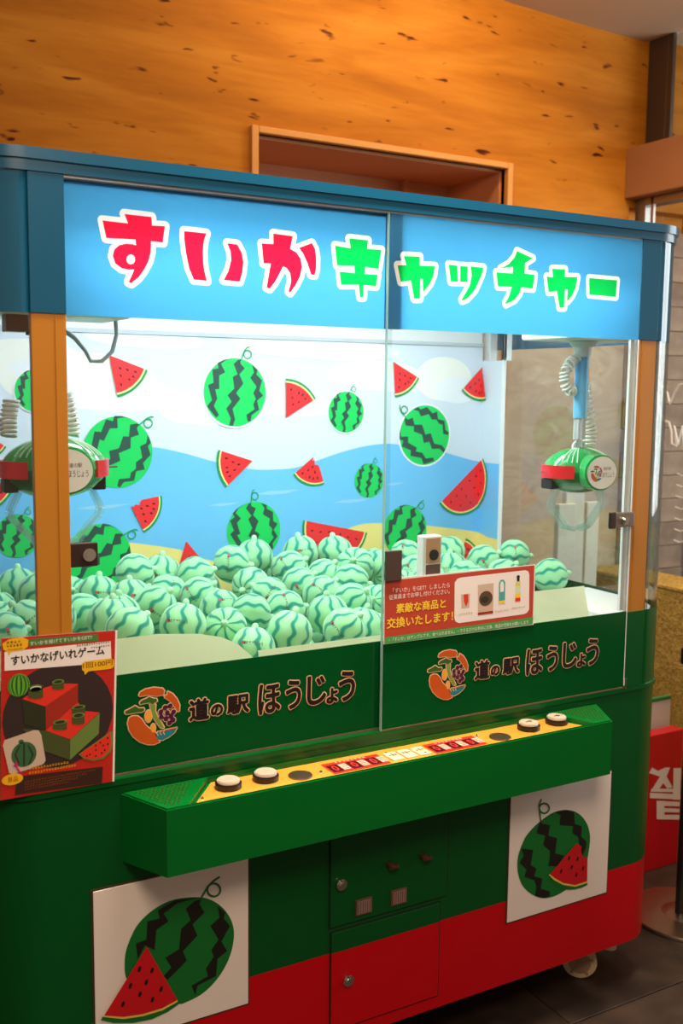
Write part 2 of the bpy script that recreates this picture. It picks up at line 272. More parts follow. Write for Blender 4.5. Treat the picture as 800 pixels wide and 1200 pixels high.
OUTL=[(0,[(-0.5945,1.7907),(-0.6025,1.7944),(-0.6045,1.7967),(-0.6058,1.7997),(-0.6055,1.8047),(-0.6008,1.8157),(-0.6115,1.817),(-0.6145,1.8181),(-0.6275,1.8267),(-0.6295,1.8285),(-0.6309,1.8307),(-0.6361,1.8457),(-0.6364,1.8487),(-0.6327,1.8637),(-0.6307,1.8667),(-0.6263,1.8707),(-0.6405,1.8708),(-0.6435,1.8719),(-0.6465,1.8747),(-0.6479,1.8777),(-0.655,1.9117),(-0.6545,1.9147),(-0.6529,1.9177),(-0.6505,1.9199),(-0.6475,1.9211),(-0.6109,1.9207),(-0.6125,1.9257),(-0.6125,1.9287),(-0.6115,1.9317),(-0.6095,1.9343),(-0.6075,1.9357),(-0.6045,1.9367),(-0.5935,1.9367),(-0.5471,1.9357),(-0.5435,1.9337),(-0.5412,1.9307),(-0.5404,1.9277),(-0.5397,1.9207),(-0.5235,1.9213),(-0.5197,1.9207),(-0.5175,1.9195),(-0.5155,1.9176),(-0.514,1.9147),(-0.5135,1.9117),(-0.5183,1.8787),(-0.5195,1.8755),(-0.5222,1.8727),(-0.5255,1.8712),(-0.5415,1.8713),(-0.542,1.8707),(-0.5425,1.8587),(-0.5478,1.8397),(-0.5576,1.8217),(-0.5705,1.8045),(-0.5865,1.7916),(-0.5905,1.7903)]),(0,[(-0.0865,1.7904),(-0.0908,1.7927),(-0.0934,1.7967),(-0.0965,1.8159),(-0.0975,1.8162),(-0.1325,1.8142),(-0.1365,1.8154),(-0.1399,1.8187),(-0.1413,1.8227),(-0.145,1.8497),(-0.1448,1.8537),(-0.1491,1.8567),(-0.1512,1.8607),(-0.1567,1.9027),(-0.1563,1.9067),(-0.1547,1.9097),(-0.1525,1.9118),(-0.1495,1.913),(-0.1465,1.9133),(-0.1211,1.9117),(-0.1226,1.9207),(-0.1223,1.9237),(-0.1205,1.9273),(-0.1175,1.9298),(-0.1135,1.9309),(-0.0975,1.9307),(-0.0665,1.9304),(-0.0635,1.93),(-0.0597,1.9277),(-0.0572,1.9237),(-0.0568,1.9207),(-0.0575,1.9127),(-0.0325,1.9128),(-0.0295,1.9124),(-0.0265,1.9109),(-0.0245,1.9089),(-0.0233,1.9067),(-0.0227,1.9037),(-0.0294,1.8607),(-0.0304,1.8577),(-0.0319,1.8557),(-0.032,1.8547),(-0.031,1.8517),(-0.031,1.8487),(-0.0352,1.8237),(-0.0363,1.8207),(-0.0395,1.8173),(-0.0435,1.8159),(-0.0655,1.8164),(-0.0664,1.8157),(-0.0668,1.7987),(-0.0685,1.7946),(-0.0715,1.7919),(-0.0745,1.7909)]),(0,[(-0.2555,1.7916),(-0.2625,1.7959),(-0.264,1.7977),(-0.2653,1.8007),(-0.2654,1.8047),(-0.2601,1.8247),(-0.2616,1.8357),(-0.2645,1.8395),(-0.2655,1.8389),(-0.2802,1.8137),(-0.2935,1.7985),(-0.2965,1.7969),(-0.3005,1.7966),(-0.3095,1.7992),(-0.3125,1.801),(-0.3151,1.8047),(-0.3157,1.8087),(-0.3089,1.8457),(-0.3095,1.8464),(-0.3155,1.8466),(-0.3185,1.8479),(-0.3213,1.8507),(-0.3227,1.8547),(-0.327,1.8947),(-0.3266,1.8977),(-0.3252,1.9007),(-0.3225,1.9032),(-0.3195,1.9044),(-0.3015,1.905),(-0.3009,1.9057),(-0.3005,1.9197),(-0.2985,1.9232),(-0.2955,1.9255),(-0.2915,1.9264),(-0.2745,1.9257),(-0.2455,1.9245),(-0.2427,1.9237),(-0.2405,1.9223),(-0.2379,1.9187),(-0.2372,1.9147),(-0.2408,1.8987),(-0.2405,1.898),(-0.2365,1.9012),(-0.2055,1.9136),(-0.2015,1.9142),(-0.1975,1.913),(-0.1945,1.9102),(-0.186,1.8967),(-0.1823,1.8767),(-0.1825,1.8517),(-0.1862,1.8367),(-0.1879,1.8337),(-0.1905,1.8315),(-0.1945,1.8303),(-0.2045,1.8308),(-0.2075,1.8316),(-0.2105,1.8336),(-0.2121,1.8357),(-0.2165,1.8466),(-0.2175,1.8453),(-0.2207,1.8317),(-0.2324,1.8107),(-0.2465,1.793),(-0.2505,1.7912)]),(0,[(-0.4645,1.8047),(-0.4687,1.8057),(-0.4722,1.8087),(-0.4837,1.8337),(-0.4905,1.8657),(-0.4933,1.8897),(-0.4933,1.9067),(-0.4925,1.9097),(-0.4905,1.9125),(-0.4885,1.9141),(-0.4855,1.9151),(-0.4485,1.9148),(-0.4365,1.9145),(-0.4335,1.9137),(-0.4298,1.9107),(-0.4281,1.9067),(-0.4283,1.9027),(-0.4333,1.8877),(-0.4354,1.8687),(-0.4346,1.8497),(-0.4326,1.8347),(-0.4274,1.8157),(-0.4273,1.8117),(-0.4283,1.8087),(-0.4299,1.8067),(-0.4325,1.8048),(-0.4345,1.8041)]),(0,[(-0.4005,1.8077),(-0.4045,1.8084),(-0.4075,1.8103),(-0.4095,1.813),(-0.4105,1.8167),(-0.4095,1.8214),(-0.3996,1.8397),(-0.3945,1.8577),(-0.3955,1.8712),(-0.402,1.8867),(-0.4025,1.8897),(-0.402,1.8927),(-0.3994,1.8967),(-0.3975,1.8981),(-0.3945,1.8991),(-0.3705,1.8984),(-0.3677,1.8977),(-0.3638,1.8947),(-0.3531,1.8777),(-0.3483,1.8557),(-0.3513,1.8317),(-0.3574,1.8127),(-0.3605,1.8087),(-0.3625,1.8076),(-0.3655,1.8068)]),(1,[(0.0385,1.7932),(0.0345,1.7956),(0.0322,1.7993),(0.0249,1.8293),(0.0245,1.8297),(0.0055,1.8265),(0.0015,1.8276),(-0.0007,1.8293),(-0.0023,1.8313),(-0.0126,1.8683),(-0.0129,1.8723),(-0.0114,1.8763),(-0.0097,1.8783),(-0.0075,1.8797),(-0.0045,1.8805),(0.0057,1.8813),(0.0059,1.8823),(0.0033,1.8893),(0.0031,1.8933),(0.0048,1.8973),(0.0085,1.9003),(0.0125,1.9012),(0.0475,1.9025),(0.0565,1.9025),(0.0593,1.9013),(0.0615,1.8994),(0.0635,1.8953),(0.0639,1.8853),(0.0645,1.8839),(0.0945,1.8849),(0.0975,1.8845),(0.1005,1.8831),(0.103,1.8803),(0.1042,1.8773),(0.1043,1.8743),(0.1011,1.8533),(0.0912,1.8323),(0.0725,1.8113),(0.0705,1.8099),(0.0665,1.8085),(0.0662,1.8013),(0.0644,1.7973),(0.0615,1.7948),(0.0585,1.7937),(0.0415,1.7928)]),(1,[(0.2945,1.7932),(0.2915,1.7941),(0.2885,1.7965),(0.2851,1.8023),(0.2845,1.8063),(0.2857,1.8103),(0.2947,1.8243),(0.2976,1.8323),(0.2965,1.8328),(0.2705,1.8322),(0.2665,1.8333),(0.2639,1.8353),(0.2617,1.8393),(0.2561,1.8713),(0.256,1.8743),(0.2568,1.8773),(0.2585,1.8798),(0.2605,1.8814),(0.2635,1.8826),(0.2675,1.8828),(0.2682,1.8833),(0.2695,1.8873),(0.2725,1.8906),(0.2955,1.9023),(0.3093,1.9163),(0.3157,1.9303),(0.3174,1.9323),(0.3195,1.9338),(0.3225,1.9347),(0.3255,1.9346),(0.3515,1.9274),(0.3745,1.921),(0.3775,1.9192),(0.3801,1.9153),(0.3805,1.9103),(0.3794,1.9073),(0.3778,1.9053),(0.3585,1.8941),(0.3581,1.8853),(0.3595,1.8848),(0.3805,1.8841),(0.3843,1.8823),(0.3869,1.8793),(0.388,1.8743),(0.3836,1.8413),(0.3827,1.8383),(0.3795,1.8345),(0.3755,1.8329),(0.3465,1.8338),(0.3422,1.8233),(0.3265,1.8063),(0.2995,1.7939)]),(1,[(0.4555,1.7933),(0.4515,1.7954),(0.4489,1.7993),(0.4405,1.8305),(0.4215,1.8275),(0.4175,1.8288),(0.414,1.8323),(0.4129,1.8353),(0.4055,1.8713),(0.4054,1.8743),(0.4069,1.8783),(0.4105,1.8816),(0.4145,1.8826),(0.4226,1.8823),(0.421,1.8913),(0.4213,1.8943),(0.4235,1.8983),(0.4265,1.9005),(0.4295,1.9013),(0.4645,1.9028),(0.4725,1.903),(0.4755,1.9019),(0.4776,1.9003),(0.48,1.8963),(0.4805,1.8863),(0.4815,1.8857),(0.5105,1.8872),(0.5135,1.8869),(0.5165,1.8855),(0.5188,1.8833),(0.5202,1.8803),(0.5206,1.8773),(0.5152,1.8483),(0.5039,1.8273),(0.4879,1.8113),(0.4855,1.8099),(0.4825,1.8091),(0.4817,1.8083),(0.4812,1.8003),(0.4796,1.7973),(0.4775,1.7953),(0.4735,1.7938)]),(1,[(0.1685,1.7951),(0.1655,1.7964),(0.1627,1.7993),(0.1602,1.8053),(0.1603,1.8093),(0.1615,1.8123),(0.1776,1.8363),(0.1385,1.8353),(0.1355,1.8358),(0.1325,1.8374),(0.1305,1.8397),(0.1293,1.8423),(0.1221,1.8823),(0.1229,1.8853),(0.1249,1.8883),(0.1275,1.8902),(0.1305,1.891),(0.1555,1.8904),(0.1595,1.8895),(0.1745,1.8902),(0.1875,1.8902),(0.1925,1.8914),(0.2295,1.8904),(0.2325,1.8895),(0.2355,1.8871),(0.2371,1.8843),(0.2377,1.8803),(0.2343,1.8653),(0.2284,1.8523),(0.2135,1.8242),(0.1905,1.8017),(0.1735,1.7952)]),(1,[(0.5985,1.8283),(0.5495,1.8291),(0.5465,1.83),(0.5445,1.8313),(0.5422,1.8343),(0.5413,1.8373),(0.5385,1.8773),(0.5392,1.8813),(0.5412,1.8843),(0.544,1.8863),(0.5475,1.8872),(0.5905,1.8872),(0.6415,1.8872),(0.6445,1.8863),(0.6471,1.8843),(0.6486,1.8823),(0.6496,1.8793),(0.6475,1.8363),(0.6467,1.8333),(0.6445,1.8303),(0.6415,1.8284),(0.6385,1.8277)])]
WALLMELONS=[(-0.0212,1.5909,0.0972,0),(0.3467,1.5343,0.0622,0),(0.4323,1.3226,0.0533,0),(0.6373,1.4606,0.0953,-64),(-0.3675,1.4267,0.0975,28),(0.0384,1.1875,0.0861,-18),(0.5691,1.1565,0.0827,18),(-0.4242,1.1441,0.0894,40),(-0.6407,1.2137,0.0574,5),(-0.5835,1.5908,0.055,0)]
SLICES=[('w',(-0.3894,1.6879),(-0.3676,1.5767),(-0.2803,1.6491)),('w',(0.1405,1.5171),(0.1399,1.632),(0.2415,1.5752)),('w',(0.0327,1.3936),(-0.0745,1.428),(-0.051,1.3193)),('b',(0.2416,1.4065),(0.1726,1.3545),(0.2748,1.3098)),('b',(-0.3382,1.2877),(-0.3002,1.2097),(-0.2371,1.3047)),('h',None,(0.201,1.2104),(0.4272,1.1594)),('w',(-0.1735,1.1705),(-0.2115,1.0555),(-0.0996,1.0812)),('h',None,(0.6997,1.2384),(0.8784,1.3841)),('w',(0.5132,1.69),(0.5218,1.5792),(0.6101,1.6414)),('w',(0.8579,1.681),(0.7775,1.6054),(0.8861,1.5728)),('w',(-0.7387,1.3778),(-0.7034,1.2841),(-0.6462,1.3393)),('w',(-0.7292,1.4884),(-0.7209,1.4122),(-0.6607,1.4459)),('b',(0.7675,1.0138),(0.7934,1.0777),(0.884,1.115))]
SEA=[(-0.7658,1.3046),(-0.681,1.3252),(-0.5825,1.3504),(-0.4803,1.388),(-0.4101,1.423),(-0.3386,1.4378),(-0.2655,1.4388),(-0.178,1.4204),(-0.0851,1.3941),(-0.0215,1.3801),(0.0382,1.3685),(0.1158,1.3663),(0.1868,1.3719),(0.2946,1.4027),(0.3634,1.4196),(0.4306,1.4315),(0.5056,1.4355),(0.5826,1.4261),(0.6649,1.4165),(0.8401,1.3737),(0.911,1.3691)]
SAND=[(-0.7725,1.0846),(-0.6873,1.0931),(-0.6169,1.1123),(-0.5539,1.1303),(-0.4612,1.1748),(-0.3902,1.1866),(-0.33,1.1757),(-0.1929,1.1473),(-0.1153,1.1148),(-0.0082,1.0893),(0.0972,1.0865),(0.2176,1.13),(0.3545,1.1743),(0.4128,1.1871),(0.4818,1.186),(0.5882,1.1774),(0.6882,1.1635),(0.8264,1.1414),(0.9195,1.1244)]
CLOUDS=[((-0.4645,1.6188),0.42,0.075),((-0.1517,1.547),0.2,0.045),((0.129,1.5671),0.3,0.04),((0.4517,1.6469),0.34,0.045),((0.7089,1.6401),0.22,0.07),((-0.6076,1.6737),0.3,0.05),((0.2127,1.7433),0.5,0.05),((-0.3105,1.7494),0.3,0.04)]
WAVES=[((0.1161,1.2978),0.15,0.014),((-0.0564,1.2701),0.1,0.009),((0.3717,1.2612),0.14,0.012),((0.5272,1.3086),0.08,0.009),((-0.4125,1.2793),0.16,0.012),((-0.6421,1.3325),0.1,0.01),((-0.6066,1.2636),0.08,0.01)]
MELONS=[(-0.3944,0.6086,1.1286),(-0.3082,0.6569,1.114),(-0.3278,0.5534,1.079),(-0.2388,0.5833,1.1135),(-0.2729,0.47,1.0825),(-0.1199,0.6159,1.1314),(-0.0291,0.6694,1.1381),(0.1197,0.6769,1.1363),(0.0447,0.5939,1.1081),(0.2222,0.6595,1.1317),(0.2112,0.5233,1.1159),(0.022,0.4889,1.0824),(0.1145,0.5246,1.0922),(-0.1205,0.4943,1.0914),(-0.1168,0.3948,1.0819),(0.1387,0.4222,1.0908),(0.0719,0.2986,1.0668),(0.036,0.391,1.071),(-0.0334,0.2394,1.0582),(-0.0411,0.142,1.0432),(0.1261,0.2689,0.9875),(-0.1827,0.1505,1.0484),(-0.3056,0.2339,1.0521),(-0.2792,0.142,1.0235),(-0.1375,0.2075,0.9797),(-0.4181,0.212,1.0765),(-0.4312,0.3531,1.0936),(-0.5629,0.142,1.0951),(-0.5285,0.3309,1.0874),(-0.259,0.3726,1.0649),(-0.219,0.281,1.0683),(-0.1203,0.2965,1.0639),(-0.4591,0.449,1.0969),(-0.6631,0.7228,1.0965),(-0.6644,0.4873,1.1189),(-0.7329,0.3293,1.0911),(-0.7371,0.6216,1.0615),(-0.798,0.2538,1.0862),(-0.5158,0.5314,1.0977),(-0.5754,0.4497,1.0707),(-0.5721,0.2415,1.098),(0.4413,0.6143,1.1127),(0.6422,0.6777,1.1027),(0.7001,0.5747,1.0843),(0.798,0.5526,1.0991),(0.798,0.3815,1.0628),(0.3829,0.4765,1.093),(0.5389,0.5242,1.0808),(0.3052,0.5529,1.0993),(0.1677,0.338,1.0459),(0.36,0.3794,1.0866),(0.5196,0.4264,1.073),(0.6742,0.4459,1.0623),(0.2603,0.3625,1.0745),(0.0515,0.212,1.0225),(-0.7614,0.7087,1.1031),(-0.798,0.5432,1.0549),(0.4921,0.3303,1.0719),(-0.6589,0.3955,1.0798)]
FILL=[(-0.6613,0.2855,0.977),(0.4808,0.4948,0.977),(-0.6478,0.4045,0.977),(0.3744,0.2109,0.977),(-0.1736,0.4551,0.977),(0.3796,0.7215,0.977),(-0.3444,0.535,0.977),(0.3132,0.3194,0.977),(-0.7956,0.7319,0.977),(-0.3218,0.3323,0.977),(0.6252,0.4966,0.977),(-0.0458,0.6106,0.977),(0.2562,0.7065,0.977),(-0.4673,0.5238,0.977),(0.6041,0.204,0.977),(0.5582,0.3807,0.977),(0.0986,0.3842,0.977),(0.7411,0.52,0.977),(0.4581,0.6207,0.977),(-0.4567,0.6623,0.977),(0.1432,0.5477,0.977),(0.2699,0.459,0.977),(-0.0307,0.467,0.977),(0.4375,0.3806,0.977),(-0.7667,0.4618,0.977),(0.0746,0.7004,0.977),(0.7136,0.6523,0.977),(-0.0288,0.3497,0.977),(0.6892,0.2898,0.977),(-0.5633,0.3116,0.977),(0.7977,0.229,0.977),(-0.7837,0.1809,0.977),(-0.1345,0.6555,0.977),(-0.7962,0.3483,0.977),(-0.2289,0.5777,0.977),(-0.6739,0.6671,0.977),(0.6006,0.7252,0.977),(-0.5815,0.2119,0.977),(0.2546,0.2399,0.977),(-0.3509,0.6794,0.977),(-0.5831,0.5207,0.977),(0.5116,0.2691,0.977),(-0.5755,0.6237,0.977),(-0.2714,0.4217,0.977),(0.368,0.501,0.977),(0.4834,0.7228,0.977),(0.586,0.6193,0.977),(-0.1629,0.3488,0.977),(-0.4486,0.2361,0.977),(0.1425,0.1644,0.977),(0.2698,0.5986,0.977),(-0.7917,0.6203,0.977),(-0.678,0.166,0.977),(-0.5636,0.7228,0.977),(-0.2671,0.7428,0.977),(0.4609,0.1505,0.977),(-0.4598,0.3937,0.977),(0.7399,0.384,0.977),(-0.7063,0.5707,0.977),(0.7174,0.1681,0.977),(0.1627,0.6546,0.977),(-0.0667,0.733,0.977),(0.7685,0.7344,0.977),(-0.3801,0.1577,0.977),(0.3744,0.6061,1.0388),(-0.3635,0.4089,1.0376),(-0.1591,0.7331,1.0512),(0.1644,0.7383,1.0421),(-0.44,0.7474,1.0511),(0.529,0.6733,1.0498),(0.3803,0.6976,1.0794),(-0.5522,0.6353,1.0796),(-0.7717,0.4311,1.074),(-0.5605,0.7469,1.0822),(0.0412,0.7389,1.0819),(-0.6473,0.5865,1.0864)]
LOGO=[('lobster',[(-0.6006,0.9513),(-0.59,0.9497),(-0.5813,0.9413),(-0.5743,0.9287),(-0.5654,0.9194),(-0.5565,0.9144),(-0.5512,0.9064),(-0.5513,0.8975),(-0.5441,0.8892),(-0.5568,0.8859),(-0.5694,0.888),(-0.5854,0.8959),(-0.5994,0.9088),(-0.608,0.9243),(-0.6104,0.9387),(-0.6077,0.9488)]),('lobster',[(-0.5868,0.9923),(-0.5841,0.9981),(-0.5734,1.0027),(-0.5555,1.0038),(-0.5376,0.9996),(-0.534,0.9947),(-0.5359,0.9861),(-0.5503,0.9863),(-0.5682,0.9906),(-0.5851,0.9903)]),('lobster',[(-0.5268,0.9919),(-0.5159,0.985),(-0.5068,0.973),(-0.5014,0.9597),(-0.5024,0.9473),(-0.5052,0.9468),(-0.5124,0.9595),(-0.5215,0.9716),(-0.5323,0.9802),(-0.5332,0.9839),(-0.5268,0.9848)]),('pine',[(-0.6153,0.964),(-0.611,0.9651),(-0.6039,0.9676),(-0.5951,0.9715),(-0.5863,0.965),(-0.5774,0.9646),(-0.5757,0.9599),(-0.5811,0.9572),(-0.5917,0.9579),(-0.6058,0.9573),(-0.6137,0.9576),(-0.6159,0.9606)]),('pine',[(-0.5853,0.9771),(-0.5808,0.9809),(-0.5719,0.9832),(-0.5656,0.9858),(-0.5558,0.9809),(-0.5504,0.9801),(-0.549,0.9746),(-0.5559,0.972),(-0.5666,0.9745),(-0.5773,0.9742),(-0.5844,0.9735)]),('pinelight',[(-0.564,0.9706),(-0.5523,0.9689),(-0.5534,0.9548),(-0.549,0.9435),(-0.5401,0.9279),(-0.5347,0.9172),(-0.542,0.9184),(-0.5509,0.9313),(-0.558,0.9449),(-0.5623,0.9579)]),('teal',[(-0.5539,0.9068),(-0.5475,0.9103),(-0.5293,0.9119),(-0.5073,0.9129),(-0.5129,0.9039),(-0.524,0.8967),(-0.5386,0.8919),(-0.5495,0.8954)])]
LOGOC=[('grape',(-0.5417,0.9513,0.0051,0.0053)),('grape',(-0.5325,0.9589,0.0051,0.0053)),('grape',(-0.5216,0.9608,0.0051,0.0054)),('grape',(-0.5281,0.9475,0.0051,0.0054)),('grape',(-0.5144,0.9473,0.0052,0.0053)),('grape',(-0.5199,0.9391,0.0051,0.0054)),('grape',(-0.5409,0.9405,0.0051,0.0053)),('grape',(-0.5309,0.9354,0.0051,0.0054)),('grape',(-0.5154,0.9304,0.0051,0.0054)),('grape',(-0.5237,0.9254,0.0051,0.0053)),('cone',(-0.5678,0.9463,0.0071,0.0128)),('cone',(-0.5582,0.92,0.005,0.0093))]
BRUSH=[('道',(-0.4815,0.9444,-0.436,0.0487)),('の',(-0.4335,0.9373,-0.4051,0.027)),('駅',(-0.3973,0.9426,-0.3447,0.0423)),('ほ',(-0.3248,0.9447,-0.2715,0.0682)),('う',(-0.2594,0.9455,-0.2214,0.0665)),('じ',(-0.2073,0.9479,-0.1586,0.0674)),('ょ',(-0.1596,0.9295,-0.1293,0.0367)),('う',(-0.1278,0.9466,-0.0851,0.0712))]
